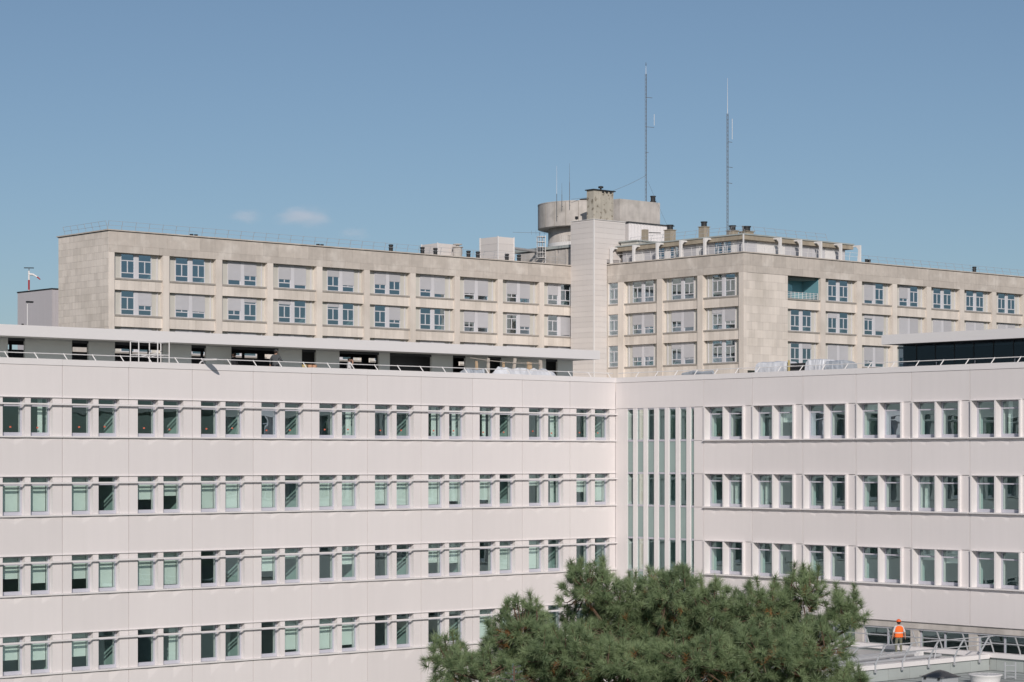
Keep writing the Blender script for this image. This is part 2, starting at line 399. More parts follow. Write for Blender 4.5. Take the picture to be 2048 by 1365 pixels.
# roof storey of the left wing: boards in shade under a deep white fascia, openings you can see through
PW_Y = 103.5
box('fascia', WB, xl+6, 97.15, 101.5, 101.62, 23.20, 23.77, 'fascia')
box('fascia', WB, 97.03, 97.148, 101.63, 110.4, 23.20, 23.768, 'fascia')
box('roof_slab', WB, xl+6, 97.02, 101.63, 110.5, 23.56, 23.72, 'deck')
box('soffit', WB, xl+6, 97.02, 101.63, 103.4, 23.22, 23.298, 'soffit')
ops = [(57.02,57.99),(60.76,61.75),(63.36,66.33),(68.19,69.13),(70.81,74.0),(75.63,76.62),(78.3,81.2),(82.0,85.16),(86.83,87.82),(89.6,90.7),(94.4,95.38)]
prev = xl+6
for (a, b) in ops + [(96.7, 96.7)]:
    # boards about 3.3 m wide
    n = max(1, round((a-prev)/3.3)); w = (a-prev)/n
    for i in range(n): box('wall_board', WB, prev+i*w+.008, prev+(i+1)*w-.008, PW_Y, PW_Y+.15, 21.1, 23.215, 'dpanel')
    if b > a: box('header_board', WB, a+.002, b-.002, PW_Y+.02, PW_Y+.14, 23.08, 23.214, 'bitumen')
    prev = b
box('end_board', WB, 96.55, 96.7, PW_Y+.16, 110, 21.1, 23.21, 'dpanel')
# rear of the roof storey with a ribbon of small windows
for z0, z1, m in ((21.1, 22.95, 'navy'), (23.22, 23.55, 'bitumen')): box('rear_board', WB, xl+6, 96.5, 109.6, 109.8, z0, z1, m)
x = xl+6
while x < 96:
    w = random.choice((.10, .10, .45)); box('rear_mullion', WB, x, x+w, 109.62, 109.78, 22.951, 23.219, 'bitumen'); x += w+random.choice((.75, 1.0, 1.1))
for x0, x1 in ((75.2, 77.6), (81.9, 86.5), (89.4, 91.8), (94.2, 96.4)): box('inner_wall', WB, x0, x1, 104.6, 104.72, 21.1, 23.55, 'bitumen')  # dark screens added close behind these openings so they look black
# roof storey of the right wing: white fascia over dark glazing
box('fascia', WB, 98.0, 98.12, yr+4, 79.8, 23.34, 23.87, 'fascia')
box('fascia', WB, 98.13, 106, 79.68, 79.798, 23.34, 23.868, 'fascia')
box('roof_slab', WB, 98.13, 106, yr+4, 79.67, 23.42, 23.80, 'deck')
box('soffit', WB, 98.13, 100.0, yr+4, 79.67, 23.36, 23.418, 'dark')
XG = 99.6
yy = 79.9; i = 0
while yy > yr+5:
    box('glazing_panel', WB, XG, XG+.02, yy-1.26, yy, 21.1, 23.36, 'darkglass')
    box('glazing_mullion', WB, XG-.02, XG+.06, yy-1.30, yy-1.262, 21.1, 23.36, 'dark')
    if i % 2: box('door_handle', WB, XG-.06, XG-.025, yy-1.42, yy-1.36, 21.6, 22.35, 'galv')
    yy -= 1.30; i += 1
box('inner_wall', WB, 104, 104.1, yr+4, 79.6, 21.1, 23.4, 'bitumen'); box('inner_wall', WB, XG+.05, 104, 79.5, 79.6, 21.1, 23.36, 'navy')
# low guard rails on the two parapets: each post and rail is a piece
gr = group_part('guard_rail', WB, (76, 98.5, 21.93))
x = 45.9
while x < 95:
    MB().tube([(x+.12, 98.28, 21.90), (x-.02, 98.46, 22.24)], .028, 6).build('post', 'white', gr); x += 1.632
MB().tube([(44.5, 98.44, 22.21), (95.3, 98.44, 22.21)], .022, 6).build('rail', 'white', gr)
gr = group_part('guard_rail', WB, (95.6, 80, 21.93))
y = 96.45
while y > 58:
    MB().tube([(95.38, y+.12, 21.90), (95.56, y-.02, 22.24)], .028, 6).build('post', 'white', gr); y -= 1.63
MB().tube([(95.54, 98.2, 22.21), (95.54, 57.5, 22.21)], .022, 6).build('rail', 'white', gr)

# ================================================================== OLD STONE BUILDING
OB = thing('stone_hospital_block', 'older beige limestone hospital block with shuttered windows behind the white building', 'building', (150, 190, 0))
ZT = 38.8
WIN = {}
def shutter_mesh(ax, w, h):
    k = ('sh', ax, round(w, 2), round(h, 2))
    if k not in WIN:
        n = max(2, int(h/.11)); v = []; f = []
        for i in range(n):
            for z, o in ((h*i/n, 0), (h*(i+.75)/n, .022), (h*(i+.98)/n, .0)):
                v += [wallpt(ax, 0, 0, o, z), wallpt(ax, 0, w, o, z)]
        v += [wallpt(ax, 0, 0, 0, h), wallpt(ax, 0, w, 0, h)]
        for i in range(len(v)//2-1): f.append((2*i, 2*i+1, 2*i+3, 2*i+2))
        me = bpy.data.meshes.new('shutter'); me.from_pydata(v, [], f); me.materials.append(M['shutter']); WIN[k] = me
    return WIN[k]
def window_old(ax, P, s0, s1, z0, z1, back, sh, par):
    w = s1-s0; h = z1-z0; key = (ax, round(w, 2), round(h, 2))
    if key not in WIN:
        mb = MB()
        def b(a0, a1, o0, o1, c0, c1):
            if ax == 'x': mb.box(a0, a1, -o1, -o0, c0, c1)
            else: mb.box(-o1, -o0, a0, a1, c0, c1)
        t = .075; u1 = h*.72; u2 = h*.235
        b(0, t, -.06, .03, 0, h); b(w-t, w, -.06, .03, 0, h); b(t, w-t, -.06, .03, h-t, h); b(t, w-t, -.06, .03, 0, .09)
        b(t, w-t, -.05, .02, u1-.045, u1+.045); b(t, w-t, -.05, .02, u2-.045, u2+.045); b(w/2-.045, w/2+.045, -.05, .02, u2+.045, u1-.045)
        me = bpy.data.meshes.new('old_window_frame'); me.from_pydata(mb.v, [], mb.f); me.materials.append(M['bgframe']); WIN[key] = me
    fr = put(bpy.data.objects.new('window', WIN[key]), par, wallpt(ax, P, s0, -back, z0))
    fb = wallbox(ax, P); e = .07
    fb('pane', fr, s0+e, s1-e, -back-.02, -back-.01, z0+h*.72+.04, z1-.07, 'bgglass')
    fb('pane', fr, s0+e, s1-e, -back-.02, -back-.01, z0+.08, z0+h*.72-.04, 'bgglass')
    if sh > .03:
        hh = round(h*sh, 1); o = put(bpy.data.objects.new('shutter', shutter_mesh(ax, w-.04, hh)), fr, wallpt(ax, P, s0+.02, -back+.05, z1-hh))
    return fr
def bay_old(ax, P, a, b, zl, zs, sh, mirror=False, extra=True):
    """one opening: two windows, beige side panels, sill; a<b along s; zl lintel, zs sill top. mirror: wide panel on the other side"""
    fb = wallbox(ax, P); bk = .55
    d = b-a; k = d/5.43
    pos = [(1.0*k, 2.52*k), (2.93*k, 4.45*k)]
    if mirror: pos = [(d-4.45*k, d-2.93*k), (d-2.52*k, d-1.0*k)]
    e = [0, pos[0][0], pos[0][1], pos[1][0], pos[1][1], d]
    fb('side_panel', OB, a, a+e[1], -bk-.03, -bk-.1, zs, zl, 'sidepanel')
    fb('side_panel', OB, a+e[4], b, -bk-.03, -bk-.1, zs, zl, 'sidepanel')
    fb('post', OB, a+e[2], a+e[3], -bk+.06, -bk-.08, zs, zl, 'bgframe')
    fb('cover_strip', OB, a+.32, a+.38, -bk+.03, -bk-.028, zs, zl-.02, 'bgframe'); fb('cover_strip', OB, b-.4, b-.32, -bk+.06, -bk-.028, zs, zl-.02, 'bgframe')
    for i in range(2): window_old(ax, P, a+pos[i][0], a+pos[i][1], zs, zl, bk, sh[i], OB)
    if extra:
        fb('sill', OB, a, b, -.10, -.62, zs-.17, zs-.002, 'sillstone')
SPN = {}
def spandrel(ax, P, a, b, z0, z1):
    fb = wallbox(ax, P); n = 7; w = (b-a)/n
    for i in range(n): fb('spandrel_slab', OB, a+i*w+.008, a+(i+1)*w-.008, -.17, -.30, z0, z1, 'stone')
    fb('wall', OB, a, b, -.301, -.6, z0+.01, z1-.01, 'stone_joint')
fA, fB, fC = wallbox('x', 185.0), wallbox('y', 174.6), wallbox('x', 160.6)
ROW = [(36.65, 34.25), (33.12, 30.76), (29.62, 27.22)]
SHA = [[(0,0),(0,0),(.8,.6),(.62,.85),(.36,.72),(.6,.42),(.66,.82),(.7,.78),(.62,.8),(.55,.0)],
       [(0,.6),(.66,.7),(.6,.2),(.22,0),(.2,0),(0,.62),(0,0),(.55,.75),(.12,.62),(0,.95)],
       [(.5,.5)]*10]
# left wing, ten bays
for k in range(10):
    a = 113.2 + 6.142*k; b = a + 5.43
    for r, (zl, zs) in enumerate(ROW):
        bay_old('x', 185.0, a, b, zl, zs, SHA[r][k])
        zb = ROW[r+1][0] if r < 2 else 22
        spandrel('x', 185.0, a, b, zb, zs-.172)
    fA('pier', OB, b+.0, b+.712, 0, -.62, 22, 36.648, 'stone')
fA('pier', OB, 112.56, 113.2, 0, -.62, 22, 36.648, 'stone')
# right block, three bays and a narrow one
SHB = [[(0,0),(0,0),(0,0)], [(.0,.0)]*3, [(0,0)]*3]
SB = {0: [(0,0),(0,0),(0,0)], 1: [(.68,.55),(.8,.52),(.62,.26)], 2: [(.58,.6),(.7,.25),(0,0)]}
for k, (a, b) in enumerate(((173.46,178.67),(167.33,172.65),(161.31,166.57))):
    for r, (zl, zs) in enumerate(ROW):
        bay_old('y', 174.6, a, b, zl, zs, SB[r][k])
        spandrel('y', 174.6, a, b, ROW[r+1][0] if r < 2 else 22, zs-.172)
for a, b in ((160.62,161.31),(166.57,167.33),(172.65,173.46),(178.67,179.55),(181.13,182.0)): fB('pier', OB, a, b, 0, -.62, 22, 36.648, 'stone')
for r, (zl, zs) in enumerate(ROW):
    window_old('y', 174.6, 179.6, 181.1, zs, zl, .2, 0, OB); fB('sill', OB, 179.55, 181.13, -.03, -.3, zs-.17, zs-.002, 'sillstone')
    fB('wall', OB, 179.55, 181.13, -.05, -.3, (ROW[r+1][0] if r < 2 else 22), zs-.172, 'stone')
# front of the right block, seven bays, loggia in the first
SC = [[None,(0,0),(.85,0),(.62,0),(0,0),(0,0),(0,0),(.3,.3)], [(.0,.0),(.3,.0),(.2,.75),(.9,.8),(.75,.9),(.9,.9),(.9,.9),(.9,.9)], [(.1,.3),(.85,.9),(.7,.85),(.5,.9),(.5,.5),(.5,.5),(.5,.5),(.5,.5)]]
for k in range(8):
    a = 181.57 + 6.142*k; b = a + 5.35
    for r, (zl, zs) in enumerate(ROW):
        if k == 0 and r == 0:
            fC('sill', OB, a, b, -.05, -.62, zs-.17, zs-.002, 'sillstone')
            lg = group_part('loggia', OB, ((a+b)/2, 161, zs))
            box('side_wall', lg, b-.04, b-.001, 160.95, 163.2, zs, zl-.002, 'teal'); box('side_wall', lg, a+.001, a+.04, 160.95, 163.2, zs, zl-.002, 'teal')
            box('back_wall', lg, a+1.3, b-.045, 163.21, 163.3, zs, zl-.002, 'teal'); box('back_wall', lg, a+.045, a+1.298, 163.21, 163.3, zs, zl-.002, 'sidepanel')
            box('ceiling', lg, a, b, 160.7, 163.3, zl, zl+.1, 'sidepanel'); box('floor', lg, a, b, 161.25, 163.3, zs-.1, zs-.003, 'sillstone')
            box('glass_door', lg, a+2.2, a+3.6, 163.17, 163.2, zs, zl-.6, 'bgglass')
            mb = MB()
            for i in range(9): mb.tube([(a+.15+i*.62, 160.85, zs), (a+.15+i*.62, 160.85, zs+.72)], .03, 5)
            for z in (.12, .3, .48, .66): mb.tube([(a+.02, 160.85, zs+z), (b-.25, 160.85, zs+z)], .025, 5)
            mb.build('balustrade', 'white', lg)
        else:
            bay_old('x', 160.6, a, b, zl, zs, SC[r][k])
        spandrel('x', 160.6, a, b, ROW[r+1][0] if r < 2 else 22, zs-.172)
    fC('pier', OB, b, b+.792, 0, -.62, 22, 36.648, 'stone')
# parapet bands of large weathered slabs over a dark joint backing
def slabs(name, fb, s0, s1, zs, w, m, back, stag=True, o=0.0, ws=.03):
    for i in range(len(zs)-1):
        n = max(1, round((s1-s0)/w)); ww = (s1-s0)/n; off = ww/2 if (stag and i % 2) else 0
        e = [s0] + [s0+off+ww*t for t in range(1 if not off else 0, n)] + [s1]
        for t in range(len(e)-1):
            fb(name, OB, e[t]+.007, e[t+1]-.007, o, o-.03, zs[i]+.006, zs[i+1]-.006, m)
    fb('wall', OB, s0+ws, s1-.03, o-.031, o-back, zs[0], zs[-1]-.02, 'stone_joint')
slabs('parapet_slab', fA, 112.56, 174.5, [36.65, 37.33, 38.0, 38.66][::1][:2]+[38.66], 1.9, 'stone_w', .6)
slabs('parapet_slab', fB, 160.61, 181.9, [36.65, 37.4, 38.66], 1.9, 'stone_w', .6)
slabs('parapet_slab', fC, 174.62, 231, [36.65, 37.4, 38.66], 1.9, 'stone_w', .6)
fA('roof_edge', OB, 112.40, 174.5, .14, -.7, 38.70, 38.81, 'stone_w'); fA('drip_strip', OB, 112.45, 174.5, .05, -.6, 38.662, 38.698, 'bitumen')
fB('roof_edge', OB, 160.5, 182.0, .12, -.7, 38.70, 38.808, 'stone_w'); fB('drip_strip', OB, 160.55, 182, .05, -.6, 38.662, 38.698, 'bitumen')
fC('roof_edge', OB, 175.31, 231, .12, -.7, 38.70, 38.806, 'stone_w'); fC('drip_strip', OB, 175.21, 231, .05, -.6, 38.662, 38.698, 'bitumen')
# blind end walls in squared slabs
fE = wallbox('y', 112.54)
zz = [29.56+.65*i for i in range(14)] + [38.66]
slabs('cladding_slab', fE, 185.0, 194.3, zz, .80, 'stone', .5, ws=.66)
fE('lower_wall', OB, 185.66, 194.3, 0, -.5, 0, 29.555, 'stone')
fE('roof_edge', OB, 185.71, 194.45, .14, -.7, 38.70, 38.804, 'stone_w'); fE('drip_strip', OB, 185.61, 194.4, .05, -.6, 38.662, 38.698, 'bitumen')
slabs('cladding_slab', fC, 174.62, 181.55, [26.32+.86*i for i in range(12)]+[36.63], .84, 'stone', .6)
# hidden core so that no daylight leaks through the rooms
box('core', OB, 114, 231, 190.5, 194.2, 0, 38.5, 'navy'); box('core', OB, 180.0, 231, 164.5, 190.4, 0, 38.5, 'navy')
for zf in (36.66, 33.6, 30.1, 26.6):
    box('floor_slab', OB, 112.9, 179, 185.7, 190.4, zf-.25, zf, 'roomfloor'); box('floor_slab', OB, 175.3, 179.9, 161.3, 185.6, zf-.252, zf-.002, 'roomfloor'); box('floor_slab', OB, 180, 231, 161.3, 164.4, zf-.25, zf-.001, 'roomfloor')
for k in range(11): box('inner_wall', OB, 118.95+6.142*k-6.142, 119.05+6.142*k-6.142, 185.75, 190.4, 22, 38.3, 'room')
for k in range(9): box('inner_wall', OB, 181.2+6.142*k, 181.3+6.142*k, 161.3, 164.4, 22, 38.3, 'room')
for y in (167, 173, 179): box('inner_wall', OB, 175.3, 179.9, y, y+.1, 22, 38.3, 'room')
box('base_wall', OB, 112.6, 174.5, 185.02, 190.4, 0, 21.99, 'stone'); box('base_wall', OB, 174.65, 231, 160.65, 164.4, 0, 21.99, 'stone'); box('base_wall', OB, 174.65, 180, 164.41, 185, 0, 21.985, 'stone')
box('roof_deck', OB, 112.9, 174, 185.6, 194.2, 38.3, 38.55, 'gravel'); box('roof_deck', OB, 175.2, 231, 161.2, 194, 38.3, 38.552, 'gravel')

# white boarded lift tower in the inner corner, board by board
fT1, fT2 = wallbox('y', 172.5), wallbox('x', 181.2)
z = 20.0; tw = group_part('lift_tower', OB, (175, 183, 20))
while z < 43.5:
    z1 = min(z+.585, 43.62)
    fT1('cladding_board', tw, 181.2, 185.0, 0, -.06, z+.006, z1-.006, 'clad')
    fT2('cladding_board', tw, 172.562, 174.48 if z1 < 39.5 else 177.37, 0, -.06, z+.006, z1-.006, 'clad'); z = z1
box('tower_core', tw, 172.57, 174.4, 181.262, 184.98, 20, 43.6, 'joint'); box('tower_core', tw, 174.402, 177.3, 181.264, 184.97, 38.95, 43.598, 'joint')
box('corner_trim', tw, 172.47, 172.60, 181.17, 181.30, 20, 43.66, 'white'); box('tower_cap', tw, 172.44, 177.42, 181.14, 185.02, 43.662, 43.72, 'white')
# concrete water-tank drum with its thinner shaft, side block and chimney
dr = MB(); dr.lathe((180, 190.6, 0), [(5.5, 43.76), (5.5, 46.5)], 72); dr.f = dr.f[:-2]; dr.mi = dr.mi[:-2]
tank = dr.build('tank_drum', 'concrete', OB, True)
MB().lathe((180, 190.6, 0), [(5.49, 43.72), (5.49, 43.77)], 72).build('drum_floor', 'concrete', tank); MB().lathe((180, 190.6, 0), [(5.46, 46.44), (5.53, 46.46), (5.53, 46.56), (5.4, 46.57)], 72).build('rim', 'concrete', tank)
sh_ = MB(); sh_.lathe((180, 190.6, 0), [(4.3, 39.0), (4.3, 43.71)], 64); sh_.build('shaft', 'concrete', tank, True)
for i in range(9):
    u = -3.3+i*.28; MB().box(-.02, .02, -.02, .02, 0, 2.7).build('formwork_seam', 'stone_joint', tank).location = (5.5*math.cos(u), 5.5*math.sin(u), .02)
wr = MB(); wr.lathe((180, 190.6, 0), [(4.36, 39.2), (4.36, 42.0)], 64); wr.build('shaft_lining', 'white', tank)
box('tank_block', OB, 178.16, 184.64, 182.9, 190, 39, 46.55, 'concrete')
MB().box(173.1, 176.2, 181.9, 183.0, 43.73, 47.05).build('concrete_chimney', 'chimney', OB)
box('chimney_cap', OB, 172.95, 176.4, 181.75, 183.15, 47.052, 47.16, 'dark')
for i in range(3): box('cap_block', OB, 174.4+i*.6, 174.65+i*.6, 181.8, 181.897, 46.85, 47.05, 'dark')
MB().lathe((174.7, 182.4, 0), [(.1, 47.16), (.1, 47.4), (.3, 47.42), (.3, 47.6), (.05, 47.66)], 12).build('vent_cap', 'dark', OB)
MB().lathe((178.2, 188.4, 0), [(.7, 46.5), (.8, 46.9), (.85, 46.95), (.2, 47.05)], 16).build('vent_cap', 'dark', OB)
MB().lathe((184.0, 183.4, 0), [(.35, 46.55), (.35, 46.75), (.28, 46.76), (.28, 47.2), (.34, 47.22), (.34, 47.34)], 12).build('vent_pipe', 'dark', OB)
for (u, z0) in ((-2.25, 44.55), (-1.99, 44.5), (-1.73, 44.75), (-2.5, 44.4)):
    cx, cy = 180+5.5*math.cos(u), 190.6+5.5*math.sin(u)
    box('vent_hole', OB, cx-.14, cx+.14, cy-.14, cy+.14, z0, z0+.3, 'dark')
# ribbed metal shed beside the drum
mb = MB(); n = 60; x0, x1 = 178.1, 185.1; pts = []
for i in range(n*2+1):
    x = x0 + (x1-x0)*i/(2*n); pts.append((x, 181.4 - (.045 if (i//2) % 2 else 0)))
v = []; f = []
for (x, y) in pts: v += [(x, y, 39.0), (x, y, 43.72)]
for i in range(len(pts)-1): f.append((2*i, 2*i+2, 2*i+3, 2*i+1))
mb.add(v, f); mb.box(x0, x1, 181.42, 182.88, 39.0, 43.70); mb.build('ribbed_shed', 'corr', OB)
box('shed_roof_edge', OB, 177.9, 185.3, 181.2, 182.88, 43.73, 43.83, 'bitumen')
# left roof house with dark roofing and caged ladder
lh = group_part('roof_house', OB, (176, 190, 38.6))
MB().box(174.0, 178, 186.2, 195.2, 38.6, 41.0).build('wall', 'concrete', lh)
MB().box(173.8, 178.2, 186.0, 196.2, 41.0, 41.32).build('roof', 'membrane', lh); MB().box(173.9, 178, 186.1, 196.1, 40.9, 40.998).build('roof_edge', 'dark', lh)
for y in (187.2, 188.9, 191.8): MB().box(173.92, 173.998, y, y+.18, 38.7, 40.88).build('pilaster', 'concrete', lh)
mb = MB()
for y in (190.2, 190.75): mb.tube([(173.4, y, 38.6), (173.4, y, 42.6)], .04, 5)
for i in range(13): mb.tube([(173.4, 190.2, 38.9+i*.29), (173.4, 190.75, 38.9+i*.29)], .025, 4)
for i in range(5): mb.lathe((172.95, 190.48, 0), [(.5, 40.0+i*.6), (.5, 40.06+i*.6), (.46, 40.06+i*.6), (.46, 40.0+i*.6)], 14)
for t in range(5):
    u = math.pi*.6+t*math.pi*.2; mb.tube([(172.95+.48*math.cos(u), 190.48+.48*math.sin(u), 40.0), (172.95+.48*math.cos(u), 190.48+.48*math.sin(u), 42.45)], .02, 4)
mb.build('caged_ladder', 'white', OB)
mb = MB()
for i in range(12): mb.tube([(172.9+.35*i, 187.2, 41.35), (172.9+.35*i, 187.2, 42.4)], .02, 4)
for z in (41.9, 42.4): mb.tube([(172.9, 187.2, z), (177, 187.2, z)], .025, 4)
mb.build('roof_guard', 'white', OB)
mb = MB(); mb.tube([(166.9, 189, 38.6), (166.9, 189, 40.6), (166.9, 190.2, 40.9), (173.8, 192, 40.9)], .16, 8); mb.build('duct_pipe', 'galv', OB)
MB().tube([(167.4, 189, 38.6), (167.4, 189, 40.7)], .16, 8).build('duct_pipe', 'galv', OB)
# white plant boxes on the left roof
def plant(x0, x1, y0, y1, z1):
    p = group_part('plant_box', OB, ((x0+x1)/2, (y0+y1)/2, 38.55)); n = max(2, round((z1-38.55)/.8)); h = (z1-38.6)/n
    for i in range(n): box('cladding_board', p, x0, x1, y0, y1, 38.56+i*h, 38.56+(i+1)*h-.02, 'clad')
    box('core', p, x0+.02, x1-.02, y0+.02, y1-.02, 38.55, z1-.06, 'joint')
    for (a, b) in ((x0, y0), (x1, y0), (x0, y1)): box('corner_trim', p, a-.05, a+.06, b-.05, b+.06, 38.55, z1, 'white')
plant(155.53, 158.01, 188, 190.75, 40.48); plant(163.81, 166.18, 187.5, 190.56, 41.7)
# roof cowls
def cowl(x, y, z0, h, r=.22):
    c = MB(); c.lathe((x, y, z0), [(r*1.9, 0), (r*1.9, .07), (r, .09), (r, h*.55), (r*1.15, h*.56), (r*1.15, h*.66), (r*.9, h*.67), (r*.9, h*.78), (r*1.15, h*.79), (r*1.15, h*.97), (r*.6, h)], 12)
    c.build('roof_cowl', 'dark', OB)
for x in (122.73, 123.25, 138.16, 138.67): cowl(x, 186.3, 38.75, .36, .17)
for x in (147.73, 152.02, 153.83, 157.99+.5, 159.85, 164.07, 165.85): cowl(x, 186.3, 38.75, .92)
ch = MB(); ch.lathe((157.7, 187.2, 0), [(.5, 38.6), (.5, 40.0), (.62, 40.01), (.62, 40.09), (.2, 40.1), (.2, 40.25), (.5, 40.3), (.5, 40.4), (.1, 40.45)], 14); ch.build('concrete_chimney', 'concrete', OB)
cowl(215.5, 161.6, 38.78, .8); cowl(196.2, 161.5, 38.78, .5, .16); cowl(195.7, 161.5, 38.78, .5, .16)
# leaning guard rails along the roof edges
def guard(axis, c, s0, s1, z0, lean, h=.95, step=1.5, m='galv'):
    p = group_part('roof_guard_rail', OB, (s0, c, z0) if axis == 'x' else (c, s0, z0))
    pt = (lambda s, o, z: (s, c+o, z)) if axis == 'x' else (lambda s, o, z: (c+o, s, z))
    n = max(1, int(abs(s1-s0)/step)); d = (s1-s0)/n
    for i in range(n+1):
        s = s0+d*i; MB().tube([pt(s, 0, z0), pt(s, lean*.15, z0+h*.35), pt(s, lean, z0+h)], .022, 4).build('post', m, p)
    for t in (.55, .97):
        MB().tube([pt(s0, lean*(t-.1), z0+h*t), pt(s1, lean*(t-.1), z0+h*t)], .018, 4).build('rail', m, p)
guard('x', 185.75, 112.9, 172.3, 38.75, -.25); guard('y', 113.0, 185.9, 193.8, 38.75, -.25, step=1.3); guard('x', 161.3, 194.6, 230, 38.75, .3)
# penthouse on the right block
ph = group_part('penthouse', OB, (184, 172, 38.6))
EX, EY = 175.6, 161.6
def both(name, mat_, z0, z1, inx, iny, t, y1=180.6, x1=193.7):
    box(name, ph, EX+inx, EX+inx+t, EY+iny, y1, z0, z1, mat_); box(name, ph, EX+inx+t+.002, x1, EY+iny, EY+iny+t, z0, z1, mat_)
MB().box(EX, 193.77, EY, 181, 40.72, 40.86).build('roof', 'membrane', ph)
box('roof_fascia', ph, EX+.10, 193.7, EY+.10, 180.9, 40.24, 40.715, 'concrete_y')
# glazing and panels of the penthouse walls, piece by piece
rr = random.Random(3)
yy = 180.5
while yy > EY+.9:
    kind = rr.choice(('corr', 'corr', 'glass', 'glass', 'white')); w = {'corr': 1.9, 'glass': 1.25, 'white': .8}[kind]
    lo = max(yy-w, EY+.76)
    if kind == 'glass':
        w_ = MB(); 
        for z in (38.62, 39.2, 39.72, 40.2): w_.box(EX+.66, EX+.72, lo+.03, yy-.03, z-.035, z+.035)
        for y in (lo+.03, (lo+yy)/2, yy-.07): w_.box(EX+.655, EX+.715, y, y+.05, 38.6, 40.22)
        wi = w_.build('window', 'bgframe', ph)
        box('pane', wi, EX+.70, EX+.71, lo+.04, yy-.04, 38.62, 40.2, 'bgglass')
    else: box('wall_board', ph, EX+.65, EX+.75, lo+.01, yy-.01, 38.6, 40.235, 'shutter' if kind == 'corr' else 'white')
    yy = lo
xx = EX+.66
while xx < 192.8:
    kind = rr.choice(('corr', 'corr', 'glass', 'white', 'white')); w = {'corr': 2.2, 'glass': 1.2, 'white': .9}[kind]
    hi = min(xx+w, 192.9)
    if kind == 'glass':
        w_ = MB()
        for z in (38.62, 39.45, 40.2): w_.box(xx+.03, hi-.03, EY+.66, EY+.72, z-.035, z+.035)
        for x in (xx+.03, hi-.08): w_.box(x, x+.05, EY+.655, EY+.715, 38.6, 40.22)
        wi = w_.build('window', 'bgframe', ph); box('pane', wi, xx+.04, hi-.04, EY+.70, EY+.71, 38.62, 40.2, 'bgglass')
    else: box('wall_board', ph, xx+.01, hi-.01, EY+.65, EY+.75, 38.6, 40.235, 'shutter' if kind == 'corr' else 'white')
    xx = hi
box('inner_wall', ph, EX+5, 190, EY+5, 180, 38.56, 40.23, 'navy'); box('end_wall', ph, 193.0, 193.1, EY+.8, 180, 38.56, 40.23, 'shutter')
# cranked white concrete brackets that carry the eaves
def bracket(axis, s):
    mb = MB(); w = .13
    if axis == 'y':
        mb.box(174.72, 174.98, s-w, s+w, 38.82, 40.55); mb.add([(174.98, s-w, 40.2), (175.25, s-w, 40.5), (175.9, s-w, 40.5), (175.9, s-w, 40.66), (174.72, s-w, 40.66), (174.72, s-w, 40.55), (174.98, s-w, 40.55),
                (174.98, s+w, 40.2), (175.25, s+w, 40.5), (175.9, s+w, 40.5), (175.9, s+w, 40.66), (174.72, s+w, 40.66), (174.72, s+w, 40.55), (174.98, s+w, 40.55)],
                [(0,1,2,3,4,5,6)[::-1], (7,8,9,10,11,12,13), (0,7,8,1), (1,8,9,2), (2,9,10,3), (3,10,11,4), (4,11,12,5)])
    else:
        mb.box(s-w, s+w, 160.72, 160.98, 38.82, 40.55); mb.add([(s-w, 160.98, 40.2), (s-w, 161.25, 40.5), (s-w, 161.9, 40.5), (s-w, 161.9, 40.66), (s-w, 160.72, 40.66), (s-w, 160.72, 40.55), (s-w, 160.98, 40.55),
                (s+w, 160.98, 40.2), (s+w, 161.25, 40.5), (s+w, 161.9, 40.5), (s+w, 161.9, 40.66), (s+w, 160.72, 40.66), (s+w, 160.72, 40.55), (s+w, 160.98, 40.55)],
                [(0,1,2,3,4,5,6), (7,8,9,10,11,12,13)[::-1], (0,1,8,7), (1,2,9,8), (2,3,10,9), (3,4,11,10), (4,5,12,11)])
    mb.build('bracket', 'white', ph)
for s in (180.86, 177.28, 173.62, 170.04, 166.46): bracket('y', s)
for s in (180.6, 183.9, 187.18, 190.52, 193.75): bracket('x', s)
box('corner_post', ph, 175.0, 175.12, 161.0, 161.12, 38.82, 40.7, 'white')
guard('y', 174.95, 161.0, 180.9, 38.8, -.12, 1.0, 1.2, 'white'); guard('x', 160.95, 175.4, 193.5, 38.8, -.12, 1.0, 1.3, 'white')
guard('y', 176.3, 162.5, 179.5, 40.85, .3, .95, 1.6); guard('x', 162.3, 176.6, 190, 40.85, .3, .95, 1.5)
box('upper_roof', ph, 176.4, 186, 178.4, 180.9, 40.87, 41.3, 'sidepanel'); box('upper_roof_edge', ph, 176.2, 186, 178.2, 181.1, 41.302, 41.42, 'membrane')
def chimney(x, y, z0, z1, w, capped=True, m='concrete_y'):
    c = box('concrete_chimney', OB, x-w, x+w, y-w, y+w, z0, z1, m)
    if capped:
        box('chimney_cap', c, x-w*1.18, x+w*1.18, y-w*1.18, y+w*1.18, z1+.002, z1+.07, 'concrete_y')
        MB().lathe((x, y, z1+.07), [(w*.75, 0), (w*.75, .42), (w*.9, .43), (w*.9, .55)], 10).build('chimney_pot', 'dark', c)
chimney(178.0, 178.7, 41.42, 42.7, .28, False); chimney(178, 174.77, 40.87, 42.3, .45); chimney(178, 169.58, 40.87, 42.25, .42); chimney(178, 165.36, 40.87, 41.5, .45); chimney(177.2, 162.6, 40.87, 41.15, .55)
MB().tube([(178.3, 178.4, 42.35), (179.2, 177.4, 42.3)], .05, 6).build('stub_pipe', 'dark', OB)

